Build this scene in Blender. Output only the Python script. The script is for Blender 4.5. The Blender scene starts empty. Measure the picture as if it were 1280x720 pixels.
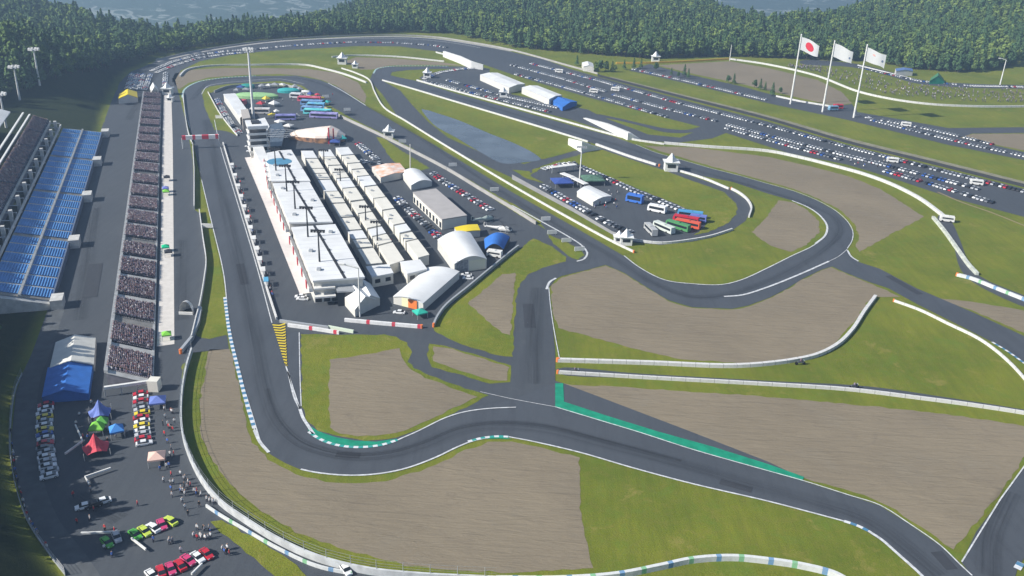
import bpy, math, random
import numpy as np
from mathutils import Vector, Matrix
from mathutils.geometry import tessellate_polygon
random.seed(7); rng = np.random.default_rng(7)
scene = bpy.context.scene
COL = scene.collection
# ------------------------------------------------------------------ camera
H = 140.0; FPX = 1130.0; CX, CY = 640.0, 360.0
PITCH = math.atan(500/1130); ROLL = math.radians(2.25)
cf = np.array([0, math.cos(PITCH), -math.sin(PITCH)])
c_, s_ = math.cos(ROLL), math.sin(ROLL)
r0v = np.array([1., 0, 0]); u0v = np.array([0, math.sin(PITCH), math.cos(PITCH)])
cr = c_*r0v + s_*u0v; cu = -s_*r0v + c_*u0v
cam_d = bpy.data.cameras.new('camera'); cam = bpy.data.objects.new('camera', cam_d); COL.objects.link(cam)
M = Matrix(((cr[0], cu[0], -cf[0], 0), (cr[1], cu[1], -cf[1], 0), (cr[2], cu[2], -cf[2], H), (0, 0, 0, 1)))
cam.matrix_world = M
cam_d.sensor_width = 36; cam_d.lens = 36*FPX/1280; cam_d.clip_start = 1; cam_d.clip_end = 30000
scene.camera = cam
# ------------------------------------------------------------------ light
SUN_AZ = math.radians(21); SUN_EL = math.radians(35)      # shadows run towards SUN_AZ
SUN_STRENGTH = 4.8; SKY = 0.058; EXPOSURE = 0.88; HAZE = 0.00027
w = bpy.data.worlds.new('World'); scene.world = w; w.use_nodes = True
nt = w.node_tree; nt.nodes.clear()
sky = nt.nodes.new('ShaderNodeTexSky'); sky.sky_type = 'NISHITA'; sky.sun_disc = False
sdir = Vector((-math.cos(SUN_AZ)*math.cos(SUN_EL), -math.sin(SUN_AZ)*math.cos(SUN_EL), math.sin(SUN_EL)))
sky.sun_elevation = SUN_EL; sky.sun_rotation = math.atan2(sdir.x, sdir.y); sky.altitude = 200
bg = nt.nodes.new('ShaderNodeBackground'); bg.inputs[1].default_value = SKY
out = nt.nodes.new('ShaderNodeOutputWorld')
nt.links.new(sky.outputs[0], bg.inputs[0]); nt.links.new(bg.outputs[0], out.inputs[0])
sl = bpy.data.lights.new('sun', 'SUN'); sl.energy = SUN_STRENGTH; sl.angle = math.radians(.53); sl.color = (1, .95, .87)
so = bpy.data.objects.new('sun', sl); COL.objects.link(so); so.rotation_euler = sdir.to_track_quat('Z', 'Y').to_euler()
vs = scene.view_settings; vs.view_transform = 'Standard'; vs.look = 'None'; vs.exposure = EXPOSURE; vs.gamma = 1; vs.use_curve_mapping = False
scene.render.engine = 'CYCLES'
scene.cycles.volume_step_rate = 1.0
scene.cycles.max_bounces = 5; scene.cycles.diffuse_bounces = 2; scene.cycles.volume_bounces = 0

# ------------------------------------------------------------------ measuring helpers
def W(px, py, z=0.0):
    d = cf + (px-CX)/FPX*cr - (py-CY)/FPX*cu
    t = (z-H)/d[2]
    return Vector((d[0]*t, d[1]*t, z))
def proj(p):
    q = np.array(p, float) - np.array([0, 0, H]); k = q@cf
    return CX+FPX*(q@cr)/k, CY-FPX*(q@cu)/k
def height_at(base, ytop):                # height of a vertical thing from its base point and the row of its top
    lo, hi = 0.1, 120
    for _ in range(40):
        m = (lo+hi)/2
        if proj((base[0], base[1], base[2]+m))[1] > ytop: lo = m
        else: hi = m
    return lo
def cat(pts, closed=False, n=6):
    P = [np.array(p, float) for p in pts]; N = len(P); o = []
    rngi = range(N) if closed else range(N-1)
    for i in rngi:
        p1, p2 = P[i], P[(i+1) % N]
        p0 = P[i-1] if (closed or i > 0) else 2*p1-p2
        p3 = P[(i+2) % N] if (closed or i+2 < N) else 2*p2-p1
        d = [max(np.linalg.norm(b-a), 1e-6)**.5 for a, b in ((p0, p1), (p1, p2), (p2, p3))]   # centripetal
        t0, t1 = 0, d[0]; t2 = t1+d[1]; t3 = t2+d[2]
        for k in range(n):
            t = t1+(t2-t1)*k/n
            A1 = (t1-t)/(t1-t0)*p0+(t-t0)/(t1-t0)*p1; A2 = (t2-t)/(t2-t1)*p1+(t-t1)/(t2-t1)*p2; A3 = (t3-t)/(t3-t2)*p2+(t-t2)/(t3-t2)*p3
            B1 = (t2-t)/(t2-t0)*A1+(t-t0)/(t2-t0)*A2; B2 = (t3-t)/(t3-t1)*A2+(t-t1)/(t3-t1)*A3
            o.append((t2-t)/(t2-t1)*B1+(t-t1)/(t2-t1)*B2)
    if not closed: o.append(P[-1])
    return o
def tag(o, label=None, cat_=None, group=None, kind=None):
    if label: o['label'] = label
    if cat_: o['category'] = cat_
    if group: o['group'] = group
    if kind: o['kind'] = kind
    return o
def link(name, me, parent=None, loc=None, rz=None):
    o = bpy.data.objects.new(name, me); COL.objects.link(o)
    if parent is not None: o.parent = parent
    if loc is not None: o.location = loc
    if rz is not None: o.rotation_euler = (0, 0, rz)
    return o
def empty(name, loc, rz=0, label=None, cat_=None, group=None):
    o = bpy.data.objects.new(name, None); COL.objects.link(o); o.location = loc; o.rotation_euler = (0, 0, rz); o.empty_display_size = .5
    return tag(o, label, cat_, group)
class MB:
    def __init__(s): s.v = []; s.f = []; s.m = []; s.uv = {}
    def face(s, pts, m=0):
        b = len(s.v); s.v += [tuple(p) for p in pts]; s.f.append(tuple(range(b, b+len(pts)))); s.m.append(m)
    def box(s, x0, x1, y0, y1, z0, z1, m=0, T=None, top=None):
        tx = top if top else (0, 0)
        p = [(x0, y0, z0), (x1, y0, z0), (x1, y1, z0), (x0, y1, z0), (x0+tx[0], y0+tx[1], z1), (x1-tx[0], y0+tx[1], z1), (x1-tx[0], y1-tx[1], z1), (x0+tx[0], y1-tx[1], z1)]
        if T is not None: p = [tuple(T@Vector(q)) for q in p]
        b = len(s.v); s.v += p
        for q in ((0, 3, 2, 1), (4, 5, 6, 7), (0, 1, 5, 4), (1, 2, 6, 5), (2, 3, 7, 6), (3, 0, 4, 7)):
            s.f.append(tuple(b+i for i in q)); s.m.append(m)
        return s
    def tube(s, a, b_, r1, r2=None, n=8, m=0, cap=True):
        a, b_ = Vector(a), Vector(b_); r2 = r1 if r2 is None else r2
        q = (b_-a).to_track_quat('Z', 'Y'); i0 = len(s.v)
        for p, r in ((a, r1), (b_, r2)):
            for k in range(n):
                t = 2*math.pi*k/n; s.v.append(tuple(p+q@Vector((r*math.cos(t), r*math.sin(t), 0))))
        for k in range(n):
            s.f.append((i0+k, i0+(k+1) % n, i0+n+(k+1) % n, i0+n+k)); s.m.append(m)
        if cap:
            s.f.append(tuple(i0+n+k for k in range(n))); s.m.append(m)
            s.f.append(tuple(i0+n-1-k for k in range(n))); s.m.append(m)
        return s
    def prism(s, base, z0, z1, m=0, mtop=None):       # base: list of (x,y)
        n = len(base); i0 = len(s.v)
        ar = sum(base[i][0]*base[(i+1) % n][1]-base[(i+1) % n][0]*base[i][1] for i in range(n))
        if ar < 0: base = base[::-1]
        s.v += [(x, y, z0) for x, y in base] + [(x, y, z1) for x, y in base]
        for k in range(n):
            s.f.append((i0+k, i0+(k+1) % n, i0+n+(k+1) % n, i0+n+k)); s.m.append(m)
        s.f.append(tuple(i0+n+k for k in range(n))); s.m.append(m if mtop is None else mtop)
        s.f.append(tuple(i0+n-1-k for k in range(n))); s.m.append(m)
        return s
    def ball(s, c, r, m=0, n=8, k=5, sz=1):
        i0 = len(s.v)
        for j in range(k+1):
            a = math.pi*j/k-math.pi/2
            for i in range(n):
                t = 2*math.pi*i/n; s.v.append((c[0]+r*math.cos(a)*math.cos(t), c[1]+r*math.cos(a)*math.sin(t), c[2]+r*sz*math.sin(a)))
        for j in range(k):
            for i in range(n):
                s.f.append((i0+j*n+i, i0+j*n+(i+1) % n, i0+(j+1)*n+(i+1) % n, i0+(j+1)*n+i)); s.m.append(m)
        return s
    def mesh(s, name, mats):
        me = bpy.data.meshes.new(name); me.from_pydata(s.v, [], s.f)
        for m in (mats if isinstance(mats, (list, tuple)) else [mats]): me.materials.append(m)
        me.polygons.foreach_set('material_index', s.m); me.update(); return me
    def build(s, name, mats, parent=None, loc=None, rz=None): return link(name, s.mesh(name, mats), parent, loc, rz)
# ------------------------------------------------------------------ materials
MATS = {}
def mat(name, col, rough=.8, metal=0, var=0, vscale=.3, bump=0, bscale=2, spec=.3, col2=None, alpha=None):
    if name in MATS: return MATS[name]
    m = bpy.data.materials.new(name); m.use_nodes = True; t = m.node_tree; b = t.nodes['Principled BSDF']
    b.inputs['Roughness'].default_value = rough; b.inputs['Metallic'].default_value = metal
    b.inputs['Specular IOR Level'].default_value = spec
    col = tuple(col)+(1,) if len(col) == 3 else col
    b.inputs['Base Color'].default_value = col
    if var or col2:
        g = t.nodes.new('ShaderNodeNewGeometry'); n = t.nodes.new('ShaderNodeTexNoise'); n.inputs['Scale'].default_value = vscale; n.inputs['Detail'].default_value = 5
        t.links.new(g.outputs['Position'], n.inputs['Vector'])
        mx = t.nodes.new('ShaderNodeMix'); mx.data_type = 'RGBA'
        a = col; c2 = tuple(col2)+(1,) if col2 else tuple(min(1, v*(1-var)) for v in col[:3])+(1,)
        mx.inputs[6].default_value = a; mx.inputs[7].default_value = c2
        mr = t.nodes.new('ShaderNodeMapRange'); mr.inputs[1].default_value = .35; mr.inputs[2].default_value = .65
        t.links.new(n.outputs[0], mr.inputs[0]); t.links.new(mr.outputs[0], mx.inputs[0]); t.links.new(mx.outputs[2], b.inputs['Base Color'])
    if bump:
        n2 = t.nodes.new('ShaderNodeTexNoise'); n2.inputs['Scale'].default_value = bscale; n2.inputs['Detail'].default_value = 4
        g2 = t.nodes.new('ShaderNodeNewGeometry'); t.links.new(g2.outputs['Position'], n2.inputs['Vector'])
        bp = t.nodes.new('ShaderNodeBump'); bp.inputs['Strength'].default_value = bump; bp.inputs['Distance'].default_value = .3
        t.links.new(n2.outputs[0], bp.inputs['Height']); t.links.new(bp.outputs[0], b.inputs['Normal'])
    MATS[name] = m; return m
class G:      # tiny node graph builder
    def __init__(s, name):
        s.m = bpy.data.materials.new(name); s.m.use_nodes = True; s.t = s.m.node_tree; s.b = s.t.nodes['Principled BSDF']; MATS[name] = s.m
    def n(s, typ, props=None, **ins):
        x = s.t.nodes.new(typ)
        for k, v in (props or {}).items(): setattr(x, k, v)
        for k, v in ins.items():
            k = int(k[1:]) if k[0] == 'i' and k[1:].isdigit() else k
            if isinstance(v, bpy.types.NodeSocket): s.t.links.new(v, x.inputs[k])
            else: x.inputs[k].default_value = v
        return x
    def pos(s): return s.n('ShaderNodeNewGeometry').outputs['Position']
    def noise(s, vec, scale, detail=5, rough=.55, dist=0):
        x = s.n('ShaderNodeTexNoise', Vector=vec, Scale=scale, Detail=detail, Roughness=rough, Distortion=dist); return x.outputs[0]
    def mapr(s, v, a, b, c=0, d=1):
        return s.n('ShaderNodeMapRange', i0=v, i1=a, i2=b, i3=c, i4=d).outputs[0]
    def mix(s, f, a, b, mode='MIX'):
        a = a+(1,) if isinstance(a, tuple) and len(a) == 3 else a; b = b+(1,) if isinstance(b, tuple) and len(b) == 3 else b
        x = s.n('ShaderNodeMix', {'data_type': 'RGBA', 'blend_type': mode}, i0=f, i6=a, i7=b); return x.outputs[2]
    def math(s, op, a, b=0.0): return s.n('ShaderNodeMath', {'operation': op}, i0=a, i1=b).outputs[0]
    def map(s, vec, scale=(1, 1, 1), rot=(0, 0, 0)): return s.n('ShaderNodeMapping', Vector=vec, Scale=scale, Rotation=rot).outputs[0]
    def col(s, c): s.t.links.new(c, s.b.inputs['Base Color']) if isinstance(c, bpy.types.NodeSocket) else setattr(s.b.inputs['Base Color'], 'default_value', c)
    def bump(s, h, strength, dist=.3):
        x = s.n('ShaderNodeBump', Height=h, Strength=strength, Distance=dist); s.t.links.new(x.outputs[0], s.b.inputs['Normal'])
    def fin(s, rough=.9, spec=.2): s.b.inputs['Roughness'].default_value = rough; s.b.inputs['Specular IOR Level'].default_value = spec; return s.m

def make_grass(name, a, b, c):
    g = G(name); p = g.pos()
    n1 = g.noise(p, .028, 6, .6); n2 = g.noise(p, .35, 5, .7); n3 = g.noise(g.map(p, (.6, .06, 1), (0, 0, .5)), 1, 4, .6); n4 = g.noise(p, 2.2, 3, .7)
    k = g.mix(g.mapr(n1, .38, .62), a, b)
    k = g.mix(g.mapr(n2, .45, .75, 0, .55), k, c)
    k = g.mix(g.mapr(n3, .4, .65, 0, .28), k, tuple(v*.62 for v in a))
    k = g.mix(g.mapr(n4, .35, .7, 0, .4), k, tuple(v*.5 for v in b)); n5 = g.noise(p, .09, 6, .7, .5); k = g.mix(g.mapr(n5, .52, .66, 0, .55), k, (.11, .175, .024)); n6 = g.noise(g.map(p, (1, .8, 1), (0, 0, 1)), .075, 6, .75, .4); k = g.mix(g.mapr(n6, .58, .70, 0, .6), k, (.29, .235, .075))
    g.col(k); g.bump(n4, .6, .35); return g.fin(.95, .1)
GRASS = make_grass('grass_material', (.188, .208, .023), (.122, .158, .018), (.27, .235, .05))
g = G('asphalt_material'); p = g.pos()
n1 = g.noise(p, .02, 5); n2 = g.noise(g.map(p, (.5, .03, 1), (0, 0, .25)), 1, 5, .65); n3 = g.noise(p, 1.5, 4, .8); n5 = g.noise(p, .16, 5, .65)
k = g.mix(g.mapr(n1, .35, .65), (.050, .059, .070), (.060, .069, .080)); k = g.mix(g.mapr(n2, .42, .7, 0, .5), k, (.036, .041, .052)); k = g.mix(g.mapr(n3, .3, .7, 0, .3), k, (.1, .108, .12))
k = g.mix(g.mapr(n5, .58, .72, 0, .35), k, (.085, .092, .1))
g.col(k); g.bump(n3, .15); ASPHALT = g.fin(.78, .3)
g = G('race_track_material'); p = g.pos()
n1 = g.noise(p, .03, 5); n2 = g.noise(g.map(p, (.16, .02, 1), (0, 0, 1.1)), 1, 5, .7, 1.5); n3 = g.noise(p, 1.2, 4, .8)
k = g.mix(g.mapr(n1, .35, .65), (.054, .063, .077), (.065, .074, .088)); k = g.mix(g.mapr(n2, .46, .68, 0, .55), k, (.040, .045, .056)); k = g.mix(g.mapr(n3, .3, .7, 0, .25), k, (.1, .11, .12))
g.col(k); g.bump(n3, .1); TRACK = g.fin(.72, .3)
g = G('gravel_material'); p = g.pos()
n1 = g.noise(p, .03, 5); n2 = g.noise(g.map(p, (.10, .55, 1), (0, 0, .06)), 1, 5, .65, .6); n3 = g.noise(p, 1.8, 5, .8)
k = g.mix(g.mapr(n1, .35, .65), (.222, .185, .130), (.180, .150, .106)); k = g.mix(g.mapr(n2, .5, .75, 0, .3), k, (.11, .092, .07)); k = g.mix(g.mapr(n3, .35, .7, 0, .35), k, (.27, .235, .18)); n6 = g.noise(p, .11, 5, .7, .8); k = g.mix(g.mapr(n6, .56, .72, 0, .4), k, (.15, .125, .098)); n7 = g.noise(p, .06, 3); k = g.mix(g.mapr(n7, .55, .7, 0, .35), k, (.235, .205, .155))
g.col(k); g.bump(n2, .9, .5); GRAVEL = g.fin(.95, .1)
g = G('concrete_material'); p = g.pos()
n1 = g.noise(p, .15, 5); n2 = g.noise(p, 1.5, 4, .7)
k = g.mix(g.mapr(n1, .3, .7), (.40, .39, .37), (.31, .30, .29)); k = g.mix(g.mapr(n2, .4, .7, 0, .3), k, (.2, .2, .19)); g.col(k); CONC = g.fin(.85)
WHITE = mat('white_paint', (.72, .72, .70), .55, var=.14, vscale=.5)
LINE = mat('line_paint', (.62, .64, .66), .7, var=.35, vscale=.8)
ROOF = mat('white_roof', (.74, .75, .75), .5, var=.14, vscale=.12)
CREAM = mat('cream_panel', (.70, .68, .61), .6, var=.08, vscale=.3)
GREYROOF = mat('grey_roof', (.40, .38, .37), .7, var=.12, vscale=.2)
DARK = mat('dark_metal', (.03, .032, .038), .6)
STEEL = mat('grey_steel', (.42, .44, .46), .45, metal=.3)
GLASS = mat('dark_glass', (.02, .026, .034), .12, spec=.6)
TYRE = mat('tyre_rubber', (.015, .015, .016), .85)
SHED = mat('shed_wall', (.62, .61, .57), .6, var=.1, vscale=.4)
RED = mat('red_paint', (.55, .03, .05), .5, var=.15, vscale=.5)
ORANGE = mat('orange_paint', (.75, .20, .05), .5)
YELLOW = mat('yellow_paint', (.75, .58, .02), .5, var=.1)
BLUEC = mat('blue_canvas', (.035, .16, .52), .7, var=.15, vscale=.4)
LIMEC = mat('lime_canvas', (.20, .55, .06), .7, var=.12, vscale=.6)
REDC = mat('coral_red_canvas', (.60, .07, .10), .7, var=.12, vscale=.5)
VIOC = mat('periwinkle_canvas', (.14, .20, .52), .7, var=.12, vscale=.5)
TEALC = mat('teal_canvas', (.03, .35, .36), .7, var=.1)
PALEG = mat('pale_green_canvas', (.30, .52, .24), .7, var=.1)
GREENP = mat('green_track_paint', (.01, .27, .16), .7, var=.25, vscale=.4)
SKIN = mat('skin', (.45, .27, .18), .7)
TROUSER = mat('trousers', (.04, .045, .07), .9)
SEATB = mat('blue_plastic_seat', (.10, .28, .60), .55, var=.2, vscale=.25)
BROWNSEAT = mat('brown_seat_deck', (.26, .25, .28), .85, var=.3, vscale=.6)
WATER = mat('pond_water', (.125, .15, .175), .22, var=.35, vscale=.05, spec=.7)
def objcol(name, rough=.35, spec=.5):
    g = G(name); o = g.n('ShaderNodeObjectInfo'); g.col(o.outputs['Color']); return g.fin(rough, spec)
CARPAINT = objcol('car_paint'); CLOTH = objcol('cloth_shirt', .9, .1)
def randcol(name, stops, rough=.5, spec=.3):
    g = G(name); o = g.n('ShaderNodeObjectInfo'); r = g.n('ShaderNodeValToRGB', Fac=o.outputs['Random']); cr_ = r.color_ramp; cr_.interpolation = 'CONSTANT'
    e = cr_.elements; n = len(stops)
    while len(e) < n: e.new(.5)
    for i, c in enumerate(stops): e[i].position = i/n; e[i].color = tuple(c)+(1,)
    g.col(r.outputs[0]); return g.fin(rough, spec)
CARCOLS = {'white': (.72, .73, .74), 'silver': (.42, .44, .47), 'black': (.02, .02, .025), 'red': (.48, .02, .04), 'blue': (.03, .10, .38), 'grey': (.16, .17, .19), 'yellow': (.70, .55, .03), 'green': (.08, .38, .05), 'lime': (.50, .62, .08), 'pink': (.55, .05, .16)}
RCAR = randcol('parked_car_paint', [CARCOLS[k] for k in ('white', 'silver', 'white', 'white', 'silver', 'white', 'red', 'white', 'silver', 'white', 'blue', 'white', 'white', 'grey', 'white', 'black')], .35, .5)
RSHIRT = randcol('crowd_shirt', [(.26, .25, .30), (.11, .10, .13), (.21, .12, .16), (.17, .17, .26), (.55, .54, .57), (.19, .17, .22), (.24, .21, .25), (.12, .11, .15), (.34, .31, .37), (.22, .18, .23)], .9, .1)
def stepmat(name, stops, period):     # marks that repeat along a ribbon; u = metres along it
    g = G(name); u = g.n('ShaderNodeUVMap'); sp = g.n('ShaderNodeSeparateXYZ', Vector=u.outputs[0])
    f = g.math('FRACT', g.math('DIVIDE', sp.outputs[0], period)); r = g.n('ShaderNodeValToRGB', Fac=f); r.color_ramp.interpolation = 'CONSTANT'
    e = r.color_ramp.elements
    while len(e) < len(stops): e.new(.5)
    for i, (q, c) in enumerate(stops): e[i].position = q; e[i].color = tuple(c)+(1,)
    nz = g.noise(g.pos(), .8, 4, .7); k = g.mix(g.mapr(nz, .45, .75, 0, .35), r.outputs[0], (.25, .25, .25)); g.col(k); return g.fin(.7)
KERB = stepmat('kerb_blue_white', [(0, (.62, .64, .66)), (.5, (.07, .20, .34))], 3.0)
KERBT = stepmat('kerb_teal_white', [(0, (.62, .64, .66)), (.5, (.03, .30, .27))], 2.6)
BARW = stepmat('barrier_white_blocks', [(0, (.60, .60, .59)), (.93, (.22, .22, .22)), (.96, (.58, .58, .57))], 4.5)
FENCECOL = stepmat('barrier_blue_green', [(0, (.60, .62, .62)), (.3, (.16, .30, .48)), (.4, (.60, .62, .62)), (.74, (.22, .46, .26)), (.84, (.60, .62, .62))], 12.0)
REDBAR = stepmat('barrier_red_white', [(0, (.72, .72, .72)), (.86, (.6, .05, .08))], 9.0)
g = G('hazard_stripes'); u = g.n('ShaderNodeUVMap'); sp = g.n('ShaderNodeSeparateXYZ', Vector=u.outputs[0])
v = g.math('ABSOLUTE', g.math('SUBTRACT', sp.outputs[1], .5)); f = g.math('FRACT', g.math('ADD', g.math('DIVIDE', sp.outputs[0], 2.0), v))
g.col(g.mix(g.math('GREATER_THAN', f, .5), (.03, .03, .03), (.62, .48, .04))); HAZARD = g.fin(.7)
g = G('crown_foliage'); o = g.n('ShaderNodeObjectInfo'); p = g.pos(); n1 = g.noise(p, .35, 4, .7); n2 = g.noise(p, .012, 3)
k = g.mix(g.mapr(n1, .35, .65), (.050, .10, .028), (.15, .22, .045)); k = g.mix(g.math('MULTIPLY', o.outputs['Random'], .85), k, (.10, .15, .045)); k = g.mix(g.mapr(n2, .45, .6, 0, .6), k, (.20, .27, .06))
g.col(k); LEAF = g.fin(.8, .15)
g = G('dark_crown_foliage'); o = g.n('ShaderNodeObjectInfo'); p = g.pos(); n1 = g.noise(p, .4, 4, .7)
k = g.mix(g.mapr(n1, .35, .65), (.030, .075, .033), (.08, .145, .05)); k = g.mix(g.math('MULTIPLY', o.outputs['Random'], .5), k, (.08, .125, .045)); g.col(k); LEAFD = g.fin(.8, .15)
BARK = mat('bark', (.07, .05, .035), .9)
# ------------------------------------------------------------------ terrain
EDGE = [(-300, 300, -80), (-120, 200, -60), (0, 135, -28), (40, 112, -15), (75, 98, 0), (120, 84, 12), (160, 76, 20), (215, 65, 29), (260, 56, 24), (320, 50, 20), (370, 46, 17), (430, 43, 4), (500, 41, -16), (560, 42, -40), (640, 60, -60), (740, 69, -45), (800, 74, -30), (870, 72, -10), (912, 71, 8), (960, 73, 15), (1040, 76, 9), (1090, 77, -8), (1150, 86, -35), (1220, 91, -55), (1300, 93, -60), (1400, 95, -70), (1600, 110, -80)]
CR = []
for x, yf, ys in EDGE:
    q = W(x, yf); r = math.hypot(q.x, q.y); az = math.atan2(q.x, q.y)
    D = 150+ (260 if ys < 10 else 60)*min(1, max(0, (20-ys)/30)) + (120 if ys < -20 else 0)
    r1 = r+D; lo, hi = -60, 260
    for _ in range(40):
        m_ = (lo+hi)/2
        if proj((r1*math.sin(az), r1*math.cos(az), m_+20))[1] > ys: lo = m_
        else: hi = m_
    CR.append((az, r, r1, lo))
CR.sort(); CRA = np.array(CR)
def sm(t): t = np.clip(t, 0, 1); return t*t*(3-2*t)
FOOT = [(150, 860), (110, 780), (82, 720), (55, 685), (32, 647), (16, 590), (13, 550), (19, 490), (37, 450), (50, 417), (60, 392), (80, 330), (104, 250), (125, 172), (135, 130), (150, 100), (163, 88), (200, 74), (255, 62)]
FT = np.array([tuple(W(*q))[:2] for q in FOOT])
FT = np.vstack([[FT[0]-np.array([0, 400])], FT])
def footdist(x, y):
    best = np.full(x.shape, 1e9); sgn = np.ones(x.shape)
    for a, b in zip(FT[:-1], FT[1:]):
        e = b-a; L = e@e; t = np.clip(((x-a[0])*e[0]+(y-a[1])*e[1])/L, 0, 1)
        dx = x-(a[0]+t*e[0]); dy = y-(a[1]+t*e[1]); d = np.hypot(dx, dy); s = e[0]*dy-e[1]*dx
        k = d < best; best = np.where(k, d, best); sgn = np.where(k, np.sign(s), sgn)
    return best*sgn
def wob(x, y, s, sd=0): return (np.sin(x*s+sd)*np.cos(y*s*1.3+sd*2)+.6*np.sin(x*s*2.3+y*s*1.1+sd)+.4*np.cos(y*s*3.1-x*s*1.7))/2
def edge_r(az): return np.interp(az, CRA[:, 0], CRA[:, 1])
def terrain(x, y):
    x = np.asarray(x, float); y = np.asarray(y, float)
    r = np.hypot(x, y); az = np.arctan2(x, y)
    r0 = np.interp(az, CRA[:, 0], CRA[:, 1]); r1 = np.interp(az, CRA[:, 0], CRA[:, 2]); z1 = np.interp(az, CRA[:, 0], CRA[:, 3])
    front = (y > 0)
    t = np.clip((r-r0)/(r1-r0), 0, 1); up = z1*(t**.8*.6+sm(t)*.4)
    fall = sm((r-r1-30)/900); hill = up*(1-fall)-170*fall
    far = sm((r-3600)/2500)*(330+150*wob(x, y, .0011, 1)) + sm((r-2600)/1500)*25*wob(x, y, .004, 2)
    h = np.where(front & (r > r0), hill+far+sm((r-r0)/140)*(2*wob(x, y, .03)+np.where(z1 > 15, 9, 0)*wob(x, y, .013, 2)), 0)
    d = footdist(x, y)
    slope = .16+.46*sm((y-545)/60)+.5*sm((270-y)/40)
    bank = np.clip(d-1, 0, 52)*slope + np.clip(d-53, 0, 200)*.10
    bank = bank*np.clip(1-(r-690)/170, 0, 1)
    bank = np.where(d > 0, bank, 0)
    return np.where((d > 0) & (bank > .01), np.maximum(h, bank), h)
def WT(px, py):                           # point of the terrain seen at a pixel
    d = cf + (px-CX)/FPX*cr - (py-CY)/FPX*cu; t = np.arange(60, 3000, 1.0); X = d[0]*t; Y = d[1]*t; Z = H+d[2]*t
    k = np.argmax(Z <= terrain(X, Y)); return Vector((X[k], Y[k], float(terrain(X[k:k+1], Y[k:k+1])[0])))
def ground_sheet():
    az = np.concatenate([np.arange(-60, 60.01, .3), np.arange(63, 299, 4)])*math.pi/180
    rr = np.concatenate([[0.01], np.arange(40, 160, 20), np.arange(160, 1000, 5), np.arange(1000, 1700, 10), np.geomspace(1710, 9000, 90)])
    A, R_ = np.meshgrid(az, rr); X = R_*np.sin(A); Y = R_*np.cos(A); Z = terrain(X, Y)
    nr, na = A.shape; v = np.stack([X, Y, Z], -1).reshape(-1, 3)
    i = np.arange(nr-1)[:, None]*na; j = np.arange(na)[None, :]; j2 = (j+1) % na
    f = np.stack([i+j, i+na+j, i+na+j2, i+j2], -1).reshape(-1, 4)
    me = bpy.data.meshes.new('ground'); me.vertices.add(len(v)); me.vertices.foreach_set('co', v.ravel().astype(np.float32))
    me.loops.add(f.size); me.loops.foreach_set('vertex_index', f.ravel().astype(np.int32))
    me.polygons.add(len(f)); me.polygons.foreach_set('loop_start', np.arange(0, f.size, 4, dtype=np.int32)); me.polygons.foreach_set('loop_total', np.full(len(f), 4, dtype=np.int32))
    me.polygons.foreach_set('use_smooth', np.ones(len(f), bool)); me.update(calc_edges=True)
    at = me.attributes.new('bank_shade', 'FLOAT', 'POINT'); fdv = footdist(v[:, 0], v[:, 1]); at.data.foreach_set('value', (np.clip(fdv/5, 0, 1)*np.clip(1-(np.hypot(v[:, 0], v[:, 1])-780)/80, 0, 1)).astype(np.float32)); return me  # mask for the left banks, whose shade goes into the ground colour
# ground material: grass near, forest floor and far valley fields by distance from the circuit, shade of the left banks painted in
g = G('ground_material'); p = g.pos()
n1 = g.noise(p, .028, 6, .6); n2 = g.noise(p, .35, 5, .7); n4 = g.noise(p, 2.2, 3, .7); n3 = g.noise(g.map(p, (.5, .06, 1), (0, 0, .3)), 1, 4, .6)
k = g.mix(g.mapr(n1, .38, .62), (.184, .204, .023), (.118, .154, .018)); k = g.mix(g.mapr(n2, .45, .75, 0, .5), k, (.21, .18, .046)); k = g.mix(g.mapr(n3, .4, .65, 0, .3), k, (.075, .10, .016)); k = g.mix(g.mapr(n4, .35, .7, 0, .35), k, (.06, .075, .014))
ln = g.n('ShaderNodeVectorMath', {'operation': 'LENGTH'}, i0=p).outputs['Value']
fld = g.noise(g.map(p, (.0016, .005, 1)), 1, 5, .6); fk = g.mix(g.mapr(fld, .56, .62), (.07, .11, .09), (.26, .30, .27)); zz = g.n('ShaderNodeSeparateXYZ', Vector=p).outputs[2]; nn5 = g.noise(p, .09, 6, .7, .5); k = g.mix(g.mapr(nn5, .52, .66, 0, .55), k, (.11, .17, .024)); nn6 = g.noise(p, .075, 6, .75, .4); k = g.mix(g.mapr(nn6, .58, .7, 0, .6), k, (.27, .22, .07)); k = g.mix(g.mapr(zz, -2, -8), k, fk)
sc_ = g.n('ShaderNodeAttribute', {'attribute_name': 'bank_shade'}).outputs['Fac']; k = g.mix(sc_, k, g.mix(g.mapr(n2, .35, .7), (.014, .024, .010), (.030, .040, .013))); k = g.mix(g.mapr(ln, 1500, 2000), k, fk); g.col(k); g.bump(n4, .5, .3); GROUND = g.fin(.95, .1)  # banks coloured near black green to carry their shade
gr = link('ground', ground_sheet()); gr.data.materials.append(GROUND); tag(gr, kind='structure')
# ------------------------------------------------------------------ haze
hz = MB(); hz.box(-9800, 9800, -9800, 9800, -330, 520); hz = hz.build('haze', [])
hm = bpy.data.materials.new('haze_air'); hm.use_nodes = True; t = hm.node_tree; t.nodes.clear()
o_ = t.nodes.new('ShaderNodeOutputMaterial'); pv = t.nodes.new('ShaderNodeVolumePrincipled'); pv.inputs['Density'].default_value = HAZE; pv.inputs['Color'].default_value = (.45, .67, 1.0, 1); pv.inputs['Anisotropy'].default_value = .2
t.links.new(pv.outputs[0], o_.inputs['Volume']); hz.data.materials.append(hm)
tag(hz, kind='stuff', label='pale blue haze lying over the distant valley and forest')
hz['category'] = 'haze'
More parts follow.
